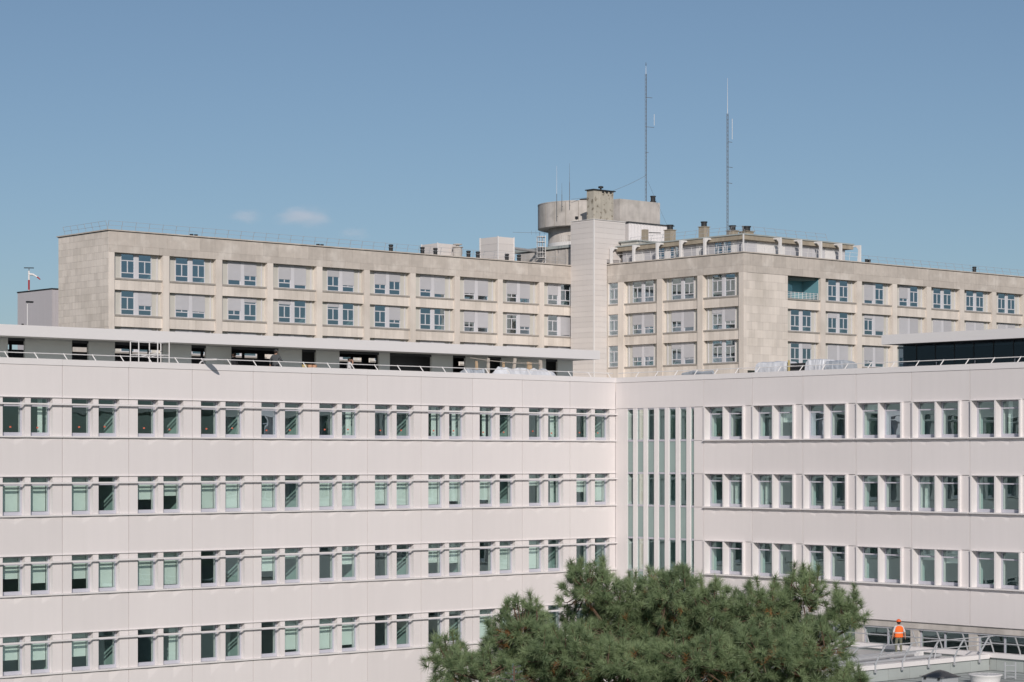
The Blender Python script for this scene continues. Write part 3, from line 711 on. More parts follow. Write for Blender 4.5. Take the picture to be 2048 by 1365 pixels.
# ------------------------------------------------------------------ masts and antennas
def lattice(name, label, x, y, z0, z1, tip, w, arms, group):
    t = thing(name, label, 'mast', (x, y, z0), group); leg = [(x+w*math.cos(a), y+w*math.sin(a)) for a in (.5, 2.6, 4.7)]
    for (a, b) in leg: MB().tube([(a, b, z0), (a, b, z1)], .020, 5).build('leg', 'mast', t)
    mb = MB(); n = int((z1-z0)/.42)
    for i in range(n):
        za, zb = z0+(z1-z0)*i/n, z0+(z1-z0)*(i+1)/n
        for j in range(3):
            a, b = leg[j], leg[(j+1) % 3]; p, q = (a, b) if i % 2 else (b, a); mb.tube([(*p, za), (*q, zb)], .010, 3)
    mb.build('bracing', 'mast', t); MB().tube([(x, y, z1), (x, y, tip)], .03, 5, .012).build('tip_rod', 'white', t)
    for (z, lx, up, l2) in arms:
        MB().tube([(x, y, z), (x+lx*.749, y-lx*.663, z-.08)], .03, 5).build('arm', 'mast', t)
        if up: MB().tube([(x+lx*.749, y-lx*.663, z-.1+up), (x+lx*.749, y-lx*.663, z+up+l2)], .028, 5).build('whip', 'white', t)
    return t
m1 = lattice('lattice_mast', 'taller grey lattice radio mast on the concrete tank roof with a cable', 182.75, 183.3, 46.55, 61.29, 62.3, .10, [(58.6, .75, 0, 0), (55.2, .95, .25, 1.2), (52.3, .3, 0, 0)], 'lattice masts')
mb = MB(); mb.tube([(182.6, 183.2, 62.35), (182.9, 183.4, 62.35)], .03, 4); mb.tube([(182.75, 183.3, 62.2), (182.75, 183.3, 62.6)], .03, 4); mb.build('finial', 'mast', m1)
p0, p1 = Vector((174.75, 187.3, 46.6)), Vector((182.75, 183.3, 49.6))
MB().tube([p0.lerp(p1, t) + Vector((0, 0, -.55*4*t*(1-t))) for t in [i/12 for i in range(13)]], .022, 4).build('cable', 'mast', m1)
MB().tube([(182.9, 183.2, 49.0), (184.9, 182.0, 43.9)], .012, 3).build('stay_wire', 'mast', m1)
m2 = lattice('lattice_mast', 'shorter lattice radio mast on the penthouse roof, white whip at its top', 176.3, 164.5, 40.87, 53.9, 57.7, .11, [(50.9, .5, .35, 2.1), (48.2, .55, 0, 0), (46.5, .5, 0, 0)], 'lattice masts')
for i, (x, y, z0, zm, z1, lab) in enumerate(((172.6, 189.1, 44.3, 47.4, 50.6, 'leftmost thin whip antenna on the concrete tank drum'), (173.45, 188.4, 45.4, 47.3, 48.6, 'shortest whip antenna, middle of the three on the tank drum'), (175.0, 187.9, 45.5, 48.6, 50.8, 'rightmost whip antenna on the tank drum, beside the chimney'))):
    cx, cy = 180-x, 190.6-y; l = math.hypot(cx, cy); x, y = 180-cx/l*5.62, 190.6-cy/l*5.62
    t = thing('whip_antenna', lab, 'antenna', (x, y, z0), 'whip antennas on the tank drum')
    MB().tube([(x, y, z0), (x, y, zm)], .035, 5).build('lower_rod', 'mast', t); MB().tube([(x, y, zm), (x, y, z1)], .022, 5, .01).build('upper_rod', 'white' if i == 0 else 'mast', t)
    MB().tube([(x, y, z0+.5), (x+cx/l*.12, y+cy/l*.12, z0+.5)], .04, 5).build('clamp', 'dark', t)
# small dish on a bracket on the drum
u = -2.02; cx, cy = 180+5.5*math.cos(u), 190.6+5.5*math.sin(u); nx, ny = math.cos(u), math.sin(u)
t = thing('satellite_dish', 'small white dish on a pole fixed to the concrete drum', 'dish', (cx+nx*.5, cy+ny*.5, 44.2))
MB().tube([(cx+nx*.35, cy+ny*.35, 43.3), (cx+nx*.35, cy+ny*.35, 46.2)], .05, 6).build('pole', 'galv', t)
d = MB(); d.lathe((0, 0, 0), [(.02, 0), (.2, .02), (.36, .09)], 16)
R_ = Matrix.Translation((cx+nx*.55-.3, cy+ny*.55, 45.0)) @ Vector((-.75, -.6, .3)).to_track_quat('Z', 'Y').to_matrix().to_4x4()
d.v = [tuple(R_ @ Vector(q)) for q in d.v]; d.build('dish', 'white', t); MB().tube([(cx+nx*.35, cy+ny*.35, 45.0), (cx+nx*.55-.3, cy+ny*.55, 45.0)], .04, 5).build('arm', 'galv', t)
# TV aerial on the left roof house
t = thing('tv_aerial', 'thin television aerial standing on the roof house left of the tower', 'antenna', (175, 193.0, 41.32))
MB().tube([(175, 193, 41.32), (175, 193, 43.3)], .025, 5).build('pole', 'mast', t)
mb = MB(); mb.tube([(172.8, 195.2, 43.3), (177.0, 191.2, 43.15)], .02, 4)
for i in range(8): mb.tube([(174.4+i*.36, 193.7-i*.36, 43.0), (174.4+i*.36, 193.7-i*.36, 43.5)], .014, 3)
mb.build('boom', 'mast', t)

# ------------------------------------------------------------------ lilac metal building far left
LB = thing('metal_clad_building', 'windowless lilac-grey metal clad building at the far left edge', 'building', (123, 209, 0))
LX, LY = 117.99, 205.0
for i in range(5):
    y0 = LY + i*1.43; box('cladding_sheet', LB, LX, LX+.08, y0+.006, y0+1.424, 0, 34.5, 'lilac')
for i in range(14): box('cladding_rib', LB, LX+.1+i*.35, LX+.43+i*.35, LY-.03*(i % 2), LY+.08, 0, 34.45, 'lilac')
box('core', LB, LX+.09, LX+5, LY+.09, LY+7.1, 0, 34.4, 'joint'); box('roof_edge', LB, LX-.06, LX+5, LY-.06, LY+7.2, 34.5, 34.62, 'dark')
MB().tube([(LX-.1, 210.9, 31.0), (LX-.1, 210.9, 31.2)], .12, 8).build('wall_vent', 'dark', LB)
t = thing('windsock_mast', 'red and white striped windsock mast above the lilac building', 'mast', (135.4, 240.7, 30))
for i, z in enumerate((30, 32.5, 34.7, 36.0, 37.3, 38.5)): MB().tube([(135.4, 240.7, z), (135.4, 240.7, (32.5, 34.7, 36.0, 37.3, 38.5, 39.6)[i])], .11, 8).build('pole_section', 'white' if i in (0, 1, 3, 5) else 'red', t)
mb = MB(); mb.tube([(135.4, 240.7, 39.2), (135.75, 240.3, 39.15), (136.1, 239.95, 38.85)], .15, 8, .09); mb.build('windsock', 'white', t)
MB().tube([(136.1, 239.95, 38.85), (136.35, 239.7, 38.55)], .09, 8, .07).build('windsock_end', 'red', t)
MB().tube([(134.9, 241.0, 39.95), (135.9, 240.4, 39.95)], .06, 5).build('lamp_bar', 'dark', t); MB().tube([(135.4, 240.7, 39.6), (135.4, 240.7, 39.98)], .05, 5).build('finial', 'mast', t)
t = thing('lamp_post', 'slim white lamp post in front of the lilac building', 'lamp post', (100.2, 178.4, 0))
MB().tube([(100.2, 178.4, 0), (100.2, 178.4, 30.9)], .07, 6, .04).build('pole', 'white', t)
MB().box(100.1, 100.7, 178.2, 178.5, 30.9, 31.05).build('lamp_head', 'dark', t)

# ------------------------------------------------------------------ things on the white building's roof
t = thing('scaffold_tower', 'small white mobile scaffold frame on the roof beside the boards', 'scaffold', (63.4, 100.3, 21.1))
for x in (62.45, 63.6, 64.3):
    for y in (99.7, 100.5): MB().tube([(x, y, 21.1), (x, y, 23.1)], .03, 6).build('upright', 'white', t)
for z in (22.4, 23.08):
    for y in (99.7, 100.5): MB().tube([(62.45, y, z), (64.3, y, z)], .025, 5).build('rail', 'white', t)
    for x in (62.45, 63.6, 64.3): MB().tube([(x, 99.7, z), (x, 100.5, z)], .025, 5).build('rail', 'white', t)
MB().tube([(62.45, 99.72, 22.25), (63.6, 99.72, 22.5)], .02, 5).build('brace', 'white', t); MB().tube([(63.6, 100.48, 22.3), (64.3, 100.48, 22.5)], .02, 5).build('brace', 'white', t)
# floodlight arm over the parapet
t = thing('parapet_lamp', 'pale lamp reaching out over the white parapet and casting a slanted shadow', 'lamp', (65.4, 98.3, 21.93))
MB().tube([(65.35, 98.5, 21.9), (65.38, 98.35, 22.05), (65.42, 98.15, 22.1)], .04, 6).build('arm', 'white', t)
mb = MB(); mb.lathe((0, 0, 0), [(.001, -.03), (.14, -.02), (.16, .0), (.14, .05), (.001, .07)], 16)
mb.v = [tuple(Vector((65.45, 97.6, 22.12)) + Vector((p[0]*1.3, p[1]*4.2, p[2]))) for p in mb.v]; mb.build('lamp_head', 'white', t, True)
# buckets
for x, m, lab in ((73.24, 'yellow', 'small yellow bucket on the roof, leftmost of three'), (73.62, 'orange', 'small orange bucket on the roof, middle of three'), (73.92, 'orange', 'small orange bucket on the roof, rightmost of three')):
    o = MB().lathe((x, 100.0, 21.85), [(.11, 0), (.15, .32), (.16, .33), (.13, .3)], 12).build('bucket', m); tag(o, lab, 'bucket', 'buckets on the roof')
t = thing('work_platform', 'low work trestle carrying three small buckets on the roof', 'trestle', (73.6, 100.0, 21.1))
MB().box(73.0, 74.2, 99.8, 100.2, 21.8, 21.85).build('top', 'wood', t)
for x in (73.1, 74.1): MB().box(x-.03, x+.03, 99.82, 100.18, 21.1, 21.799).build('leg', 'wood', t)
# wrapped heap of insulation with upright timbers
def heap(name, label, x0, x1, y0, y1, z0, h, m, seed, group=None, alongy=False):
    r = random.Random(seed); nx, ny = 18, 6; v = []; f = []
    for i in range(nx+1):
        for j in range(ny+1):
            e = min(i, nx-i, 3)/3; g_ = min(j, ny-j, 2)/2; k = min(1, .55*e+.45)*min(1, .5*g_+.5) if (i not in (0, nx) and j not in (0, ny)) else 0
            v.append((x0+(x1-x0)*i/nx + r.uniform(-.04, .04), y0+(y1-y0)*j/ny + r.uniform(-.04, .04), z0 + h*k*(r.uniform(.9, 1.05)) ))
    for i in range(nx):
        for j in range(ny):
            a = i*(ny+1)+j; f.append((a, a+ny+1, a+ny+2, a+1))
    mb = MB(); mb.add(v, f); o = mb.build(name, m); tag(o, label, 'bale', group); return o
heap('wrapped_stack', 'long white plastic covered stack behind the left parapet', 86.4, 92.3, 99.3, 100.6, 21.1, 1.30, 'wrap', 1)
heap('wrapped_stack', 'grey translucent wrapped bundle left of the long white stack', 84.3, 86.3, 99.3, 100.5, 21.1, 1.12, 'wrapg', 2)
tl = [(86.47, 100.9, 22.8, .08, 'wood', 'slim leaning timber, leftmost over the white stack'), (87.41, 100.9, 23.0, .09, 'woodgrey', 'second grey upright timber from the left over the white stack'), (88.6, 100.9, 22.8, .08, 'wood', 'third upright timber over the white stack, before a dark opening'),
      (89.45, 100.8, 23.05, .10, 'woodgrey', 'tall grey timber bundle in the middle of the white stack'), (90.7, 100.9, 22.85, .2, 'wood', 'broad pale orange board standing behind the white stack'), (91.6, 100.9, 23.0, .12, 'woodgrey', 'grey timber post at the right end of the white stack')]
for i, (x, y, z, w, m, lab) in enumerate(tl):
    mb = MB(); dx = (-.1, .04, -.02, .3, -.08, -.05)[i]
    mb.add([(x-w+dx*-1, y-.05, 21.1), (x+w-dx, y-.05, 21.1), (x+w-dx, y+.05, 21.1), (x-w-dx, y+.05, 21.1), (x-w, y-.05, z), (x+w*.6, y-.05, z-.04), (x+w*.6, y+.05, z-.04), (x-w, y+.05, z)], [(3,2,1,0),(4,5,6,7),(0,1,5,4),(1,2,6,5),(2,3,7,6),(3,0,4,7)])
    tag(mb.build('timber_post', m), lab, 'timber', 'timbers over the white stack')
o = MB().tube([(85.8, 100.7, 22.95), (87.4, 100.7, 22.82), (89.4, 100.7, 22.74), (91.4, 100.7, 22.78)], .02, 5).build('slack_cable', 'woodgrey'); tag(o, 'slack pale strap strung between the timbers', 'strap')
# pallets of pale sheets on the right wing roof
def bale(name, label, y0, y1, z1, m):
    mb = MB(); r = random.Random(int(y0*10)); n = 14; v = []; f = []
    prof = [(0, 0), (0.02, .75), (.12, .97), (.35, 1.0), (1.1, .98), (1.3, .9), (1.3, 0)]
    for i in range(n+1):
        e = .92 if i in (0, n) else 1
        for (px, pz) in prof: v.append((96.6+px+r.uniform(-.02, .02), y0+(y1-y0)*i/n, 21.1+(z1-21.1)*pz*e+r.uniform(-.02, .02)*(pz > .1)))
    k = len(prof)
    for i in range(n):
        for j in range(k-1): f.append((i*k+j, i*k+j+1, (i+1)*k+j+1, (i+1)*k+j))
    f += [tuple(range(k)), tuple(n*k+j for j in range(k))[::-1]]
    mb.add(v, f); return tag(mb.build(name, m), label, 'bale', 'wrapped bales on the right roof')
bale('wrapped_bale', 'pale ribbed wrapped bale left of the dark pallet on the right roof', 85.62, 88.0, 22.6, 'wrap'); bale('wrapped_bale', 'pale ribbed wrapped bale right of the dark pallet on the right roof', 82.85, 84.2, 22.62, 'wrap'); bale('wrapped_bale', 'crumpled clear plastic bale, rightmost on the right roof', 81.45, 82.8, 22.5, 'wrapg')
t = thing('sheet_pallet', 'stack of dark sheets with a yellow post between the pale bales', 'pallet', (97.2, 84.9, 21.1))
for i in range(8): MB().box(96.75, 97.8, 84.28, 85.4, 21.2+i*.16, 21.2+i*.16+.12).build('sheet', 'dark', t)
MB().box(96.62, 96.7, 85.38, 85.48, 21.1, 22.62).build('post', 'yellow', t); MB().box(96.7, 97.8, 84.3, 85.4, 21.1, 21.19).build('pallet_base', 'wood', t)
o = MB().tube([(96.4, 93.6, 22.0), (96.5, 92.8, 22.12), (96.4, 92.0, 22.05), (96.5, 91.2, 22.1)], .12, 6).build('loose_hose', 'wrapg'); tag(o, 'loose pale hose lying along the parapet near the inner corner', 'hose')
# ------------------------------------------------------------------ low annex with terrace, right foreground
AN = thing('low_annex', 'low grey flat-roofed annex with a railed terrace in front of the right wing', 'building', (86, 66, 0))
UX, UY, DZ, RZ = 92.5, 68.4, 6.92, 6.40
box('terrace_deck', AN, 80, UX-.02, UY+.35, 80, DZ-.3, DZ, 'deck')
box('terrace_wall', AN, 80, UX-.3, UY+.36, 80, 0, DZ-.301, 'membrane')
box('lower_roof', AN, 78, UX-.03, 40, UY+.05, RZ-.3, RZ, 'membrane'); box('lower_wall', AN, 78, UX-.3, 40.1, UY, 0, RZ-.301, 'membrane')
x = 79.7
while x < UX-.1:
    x1 = min(x+1.6, UX-.06); box('upstand_panel', AN, x+.008, x1-.008, UY, UY+.3, RZ+.003, 7.0, 'membrane'); x = x1
y = 44.0
while y < UY+.03:
    y1 = min(y+1.6, UY+.04); box('upstand_panel', AN, UX, UX+.3, y+.008, y1-.008, RZ-.2, 7.06, 'membrane'); y = y1
y = UY+.31
while y < 80:
    box('upstand_panel', AN, UX, UX+.3, y+.008, y+1.592, DZ-.2, 7.06, 'membrane'); y += 1.6
box('coping', AN, 79.6, UX-.16, UY-.10, UY+.38, 7.002, 7.22, 'trim'); box('coping', AN, UX-.15, UX+.4, 44, 81, 7.062, 7.28, 'trim')
box('roof_seam', AN, 79.7, UX-.1, UY-.10, UY-.06, RZ+.002, RZ+.02, 'bitumen'); box('roof_seam', AN, UX-.10, UX-.06, 44, UY-.11, RZ+.002, RZ+.02, 'bitumen')
tr = group_part('guard_rail', AN, (86, UY, 7.2))
x = 81.46
while x < UX:
    mb = MB(); mb.tube([(x-.1, UY-.13, 6.92), (x-.1, UY-.14, 7.22), (x, UY-.2, 7.5), (x+.2, UY-.5, 8.18)], .045, 6); mb.build('post', 'galv', tr)
    MB().box(x-.17, x-.03, UY-.2, UY-.12, 6.86, 6.98).build('clamp', 'galv', tr); x += 2.02
for (o_, z) in ((-.50, 8.17), (-.32, 7.75)): MB().tube([(79.7, UY+o_, z), (UX-.3, UY+o_, z)], .032, 6).build('rail', 'galv', tr)
tr = group_part('guard_rail', AN, (UX, 70, 7.2))
y = 47.35
while y < 81:
    mb = MB(); mb.tube([(UX-.02, y, 7.28), (UX-.1, y, 7.5), (UX-.45, y+.02, 8.22)], .04, 6); mb.build('post', 'galv', tr); y += 1.6
for (o_, z) in ((-.45, 8.21), (-.26, 7.8)): MB().tube([(UX+o_, 46, z), (UX+o_, 81, z)], .03, 6).build('rail', 'galv', tr)
for x in range(80, 92): box('roof_seam', AN, x+.3, x+.33, 44, UY-.12, RZ+.002, RZ+.008, 'bitumen')
# cable trays and pipes on the terrace
for (y0, z) in ((70.2, 7.05), (71.4, 7.1)):
    MB().tube([(83, y0, z), (91.6, y0+.6, z)], .09, 8).build('roof_pipe', 'galv', AN)
MB().box(86.5, 91.9, 73.0, 73.5, DZ+.02, DZ+.16).build('cable_tray', 'galv', AN)
for (x, y, w) in ((90.0, 70.9, .35), (91.1, 71.7, .3), (89.0, 71.9, .25)): MB().box(x, x+w, y, y+w*.8, DZ, DZ+.3).build('junction_box', 'white', AN)
for x in (88.2, 90.6): MB().tube([(x, 70.4, DZ), (x+.1, 70.3, 7.62)], .03, 5).build('stub_post', 'galv', AN)
# roof hatch with dark dome
hx, hy = 85.37, 66.0
t = thing('roof_hatch', 'square pale roof hatch with a dark domed lid on the lower roof', 'hatch', (hx, hy, RZ))
MB().box(hx-.60, hx+.60, hy-.60, hy+.60, RZ, 6.72).build('kerb', 'galv', t)
mb = MB(); n = 10; v = []; f = []
for i in range(n+1):
    for j in range(n+1):
        a, b = i/n*2-1, j/n*2-1; v.append((hx+a*.67, hy+b*.67, 6.745+.20*(1-a**2)*(1-b**2)+.10*(1-max(abs(a), abs(b)))))
for i in range(n):
    for j in range(n): p = i*(n+1)+j; f.append((p, p+n+1, p+n+2, p+1))
mb.add(v, f); mb.box(hx-.69, hx+.69, hy-.69, hy+.69, 6.722, 6.748); mb.build('dome', 'hatchdark', t, True)
for d in (-.4, .4): MB().box(hx-.65, hx-.602, hy+d-.05, hy+d+.05, 6.60, 6.72).build('hinge', 'dark', t)
# round fan drum
t = thing('roof_fan', 'white round roof fan casing beside the ladder on the lower roof', 'fan', (87.0, 64.6, RZ))
MB().lathe((87.0, 64.6, RZ), [(.66, 0), (.69, .15), (.75, .36), (.80, .39), (.80, .43), (.72, .43), (.64, .3)], 28).build('casing', 'white', t, True)
mb = MB()
for i in range(9): mb.tube([(87.0-.7*math.cos(math.asin(-.9+i*.225)), 64.6-.63+i*.1575, RZ+.42), (87.0+.7*math.cos(math.asin(-.9+i*.225)), 64.6-.63+i*.1575, RZ+.42)], .012, 4)
mb.build('grille', 'galv', t); MB().lathe((87.0, 64.6, RZ+.1), [(.16, 0), (.16, .25), (.05, .28)], 14).build('motor', 'dark', t)
# ladder
t = thing('roof_ladder', 'upright grey steel ladder at the right edge of the lower roof', 'ladder', (89.5, 65.0, RZ))
for d in (-.25, .25): MB().tube([(89.5+d*.75, 65.0-d*.66, RZ), (89.5+d*.75, 65.0-d*.66, 7.22)], .04, 6).build('stile', 'galv', t)
for i in range(3): MB().tube([(89.5-.19, 65.0+.165, RZ+.1+i*.28), (89.5+.19, 65.0-.165, RZ+.1+i*.28)], .022, 5).build('rung', 'galv', t)
# ------------------------------------------------------------------ people
def person(name, label, loc, yaw, h, joints, cloth, extras=None, bulk=1.0):
    """joints override the default standing skeleton (local: x right, y forward, z up, for 1.75 m)"""
    J = {'pelvis': (0,0,.95), 'spine': (0,0,1.13), 'chest': (0,.0,1.34), 'neck': (0,.0,1.49), 'head0': (0,.02,1.56), 'head1': (0,.03,1.645), 'head2': (0,.02,1.72)}
    for s, n in ((-1, 'l'), (1, 'r')):
        J.update({'sh'+n: (s*.185,0,1.42), 'el'+n: (s*.265,-.03,1.15), 'wr'+n: (s*.27,.06,.92), 'pa'+n: (s*.272,.085,.85),
                  'hip'+n: (s*.095,0,.88), 'kn'+n: (s*.11,.02,.49), 'an'+n: (s*.12,-.03,.09), 'toe'+n: (s*.14,.13,.045)})
    J.update(joints)
    rad = {'pelvis': (.15,.11), 'spine': (.145,.105), 'chest': (.165,.115), 'neck': (.06,.06), 'head0': (.075,.085), 'head1': (.085,.1), 'head2': (.065,.075)}
    rb = {'sh': .07, 'el': .048, 'wr': .034, 'pa': .036, 'hip': .095, 'kn': .066, 'an': .048, 'toe': .042}
    E = [('pelvis','spine'),('spine','chest'),('chest','neck'),('neck','head0'),('head0','head1'),('head1','head2')]
    for n in 'lr': E += [('chest','sh'+n),('sh'+n,'el'+n),('el'+n,'wr'+n),('wr'+n,'pa'+n),('pelvis','hip'+n),('hip'+n,'kn'+n),('kn'+n,'an'+n),('an'+n,'toe'+n)]
    for n, s in (('l', -1), ('r', 1)):
        w = Vector(J['wr'+n]); p = Vector(J['pa'+n]); d = (p-w).normalized(); a = Vector((0, 1, 0)).cross(d); a = a.normalized() if a.length > .1 else Vector((1,0,0)); c = d.cross(a)
        for i, (off, l) in enumerate(((-.03,.06),(-.01,.075),(.01,.07),(.03,.055))):
            J[f'f{n}{i}a'] = tuple(p+c*off+d*.03); J[f'f{n}{i}b'] = tuple(p+c*off+d*(.03+l)); rb[f'f{n}{i}'] = .010
            E += [('pa'+n, f'f{n}{i}a'), (f'f{n}{i}a', f'f{n}{i}b')]
        J[f'f{n}4a'] = tuple(p-d*.03+c*-.05); J[f'f{n}4b'] = tuple(p+d*.02+c*-.07); E += [('wr'+n, f'f{n}4a'), (f'f{n}4a', f'f{n}4b')]
    names = list(J); me = bpy.data.meshes.new('skeleton'); me.from_pydata([J[k] for k in names], [(names.index(a), names.index(b)) for a, b in E], [])
    tmp = bpy.data.objects.new('tmp', me); COL.objects.link(tmp)
    sk = tmp.modifiers.new('skin', 'SKIN'); sub = tmp.modifiers.new('sub', 'SUBSURF'); sub.levels = 1; sub.render_levels = 1
    for i, k in enumerate(names):
        r = rad.get(k); 
        if not r: b_ = k[:-1] if k[0] != 'f' else None; q = .011 if k[0] == 'f' else rb[b_]; r = (q, q)
        if k[0] != 'f' and not k.startswith('head'): r = (r[0]*bulk, r[1]*bulk)
        me.skin_vertices[0].data[i].radius = r; me.skin_vertices[0].data[i].use_root = (k == 'pelvis')
    bpy.context.view_layer.update(); dg = bpy.context.evaluated_depsgraph_get()
    body = bpy.data.meshes.new_from_object(tmp.evaluated_get(dg)); bpy.data.objects.remove(tmp)
    ms = list(dict.fromkeys(cloth.values())); body.materials.clear()
    for m in ms: body.materials.append(M[m])
    segs = []
    for a, b in E:
        if a[0] == 'f' or b[0] == 'f' or a[:2] in ('wr',): part = 'hand'
        elif b.startswith('head'): part = 'head'
        elif b[:2] in ('sh',) or b in ('spine', 'chest', 'neck'): part = 'torso'
        elif b[:2] == 'el': part = 'sleeve'
        elif b[:2] == 'wr': part = 'forearm'
        elif b[:2] == 'to': part = 'shoe'
        else: part = 'legs'
        segs.append((Vector(J[a]), Vector(J[b]), part))
    for p in body.polygons:
        c = p.center; best = min(segs, key=lambda s: (c - (s[0] + (s[1]-s[0])*max(0, min(1, (c-s[0]).dot(s[1]-s[0])/max(1e-6, (s[1]-s[0]).length_squared))))).length)
        p.material_index = ms.index(cloth[best[2]]); p.use_smooth = True
    t = thing(name, label, 'person', loc)
    o = put(bpy.data.objects.new('body', body), t, loc)
    def sub_mesh(nm, mb, m):
        me2 = bpy.data.meshes.new(nm); me2.from_pydata(mb.v, [], mb.f); me2.materials.append(M[m]); me2.polygons.foreach_set('use_smooth', [True]*len(me2.polygons)); me2.update()
        bm = bmesh.new(); bm.from_mesh(me2); bmesh.ops.recalc_face_normals(bm, faces=bm.faces); bm.to_mesh(me2); bm.free()
        return put(bpy.data.objects.new(nm, me2), t, loc)
    H = Vector(J['head1'])
    def ell(c, rx, ry, rz, zlo=-1, n=14):
        mb = MB(); prof = []
        for i in range(8):
            q = zlo + (1-zlo)*i/7; prof.append((math.sqrt(max(0, 1-q*q)), q))
        mb.lathe((0,0,0), prof, n); mb.v = [(c[0]+p[0]*rx, c[1]+p[1]*ry, c[2]+p[2]*rz) for p in mb.v]; return mb
    for s in (-1, 1): sub_mesh('ear', ell((H.x+s*.088, H.y, H.z), .018, .03, .038), 'skin')
    sub_mesh('nose', ell((H.x, H.y+.105, H.z-.02), .018, .025, .025), 'skin')
    for s in (-1, 1): sub_mesh('eye', ell((H.x+s*.035, H.y+.088, H.z+.015), .014, .012, .01), 'dark')
    sub_mesh('mouth', ell((H.x, H.y+.088, H.z-.065), .03, .012, .007), 'red')
    sub_mesh('hair', ell((H.x, H.y-.028, H.z+.008), .099, .104, .115, -.80), 'hair')
    if extras: extras(sub_mesh, ell, H, J)
    for c in [t]: c.rotation_euler = (0, 0, yaw); c.scale = (h/1.75,)*3
    return t
def vest(sub_mesh, ell, H, J):
    mb = MB(); prof = [(.228,.90),(.224,1.0),(.218,1.13),(.238,1.30),(.215,1.40),(.125,1.475)]
    n = 24; v = []; f = []
    for rr_, z in prof:
        for j in range(n): a = 2*math.pi*j/n; v.append((rr_*math.cos(a), rr_*.74*math.sin(a), z))
    for i in range(len(prof)-1):
        for j in range(n): f.append((i*n+j, i*n+(j+1) % n, (i+1)*n+(j+1) % n, (i+1)*n+j))
    mb.add(v, f); sub_mesh('safety_vest', mb, 'hiviz')
    mb = MB(); v = []; f = []
    for z in (1.10, 1.16):
        for j in range(n): a = 2*math.pi*j/n; v.append((.232*math.cos(a), .232*.75*math.sin(a), z))
    for j in range(n): f.append((j, (j+1) % n, n+(j+1) % n, n+j))
    mb.add(v, f); sub_mesh('reflective_band', mb, 'reflect')
    sub_mesh('helmet', ell((H.x, H.y-.005, H.z+.045), .125, .145, .125, -.05, 20), 'helmet'); sub_mesh('helmet_brim', ell((H.x, H.y+.02, H.z+.045), .14, .175, .014), 'helmet')
FWD = math.radians(-41.5)    # facing away from the camera
person('person', 'person in an orange safety vest and orange helmet standing on the terrace, seen from behind', (91.35, 73.25, DZ), FWD+.15, 1.78,
       {'knl': (-.13,.05,.5), 'anl': (-.15,-.05,.09), 'toel': (-.17,.1,.045), 'elr': (.30,-.02,1.16), 'wrr': (.34,.03,.93), 'par': (.35,.05,.86), 'ell': (-.29,-.03,1.15), 'wrl': (-.31,.04,.92), 'pal': (-.315,.06,.85)},
       {'torso': 'tee', 'sleeve': 'tee', 'forearm': 'skin', 'hand': 'skin', 'head': 'skin', 'legs': 'olive', 'shoe': 'darkcloth'}, vest, 1.1)
def cap(sub_mesh, ell, H, J):
    sub_mesh('cap', ell((H.x, H.y, H.z+.03), .108, .12, .105, -.05, 18), 'greycloth'); sub_mesh('cap_peak', ell((H.x, H.y+.10, H.z+.03), .08, .10, .012), 'greycloth')
person('person', 'person in a grey work shirt and cap seen from behind the left parapet', (71.1, 99.7, 21.1), FWD-.3, 1.80,
       {'elr': (.31,.06,1.18), 'wrr': (.30,.26,1.15), 'par': (.28,.33,1.15), 'ell': (-.33,.0,1.2), 'wrl': (-.36,.1,1.0), 'pal': (-.37,.13,.93)},
       {'torso': 'greycloth', 'sleeve': 'greycloth', 'forearm': 'greycloth', 'hand': 'skin', 'head': 'skin', 'legs': 'darkcloth', 'shoe': 'darkcloth'}, cap, 1.22)
person('person', 'person in dark clothes standing in the shaded opening left of the grey shirted person', (70.6, 102.9, 21.1), FWD+1.2, 1.76, {},
       {'torso': 'darkcloth', 'sleeve': 'darkcloth', 'forearm': 'darkcloth', 'hand': 'skin', 'head': 'skin', 'legs': 'darkcloth', 'shoe': 'darkcloth'})
person('person', 'person in a pale shirt raising one hand to the face behind the left parapet', (76.25, 99.9, 21.1), FWD-1.3, 1.52,
       {'elr': (.24,.16,1.28), 'wrr': (.12,.22,1.52), 'par': (.09,.19,1.59), 'ell': (-.3,.02,1.18)},
       {'torso': 'tee', 'sleeve': 'tee', 'forearm': 'skin', 'hand': 'skin', 'head': 'skin', 'legs': 'darkcloth', 'shoe': 'darkcloth'}, None, 1.4)
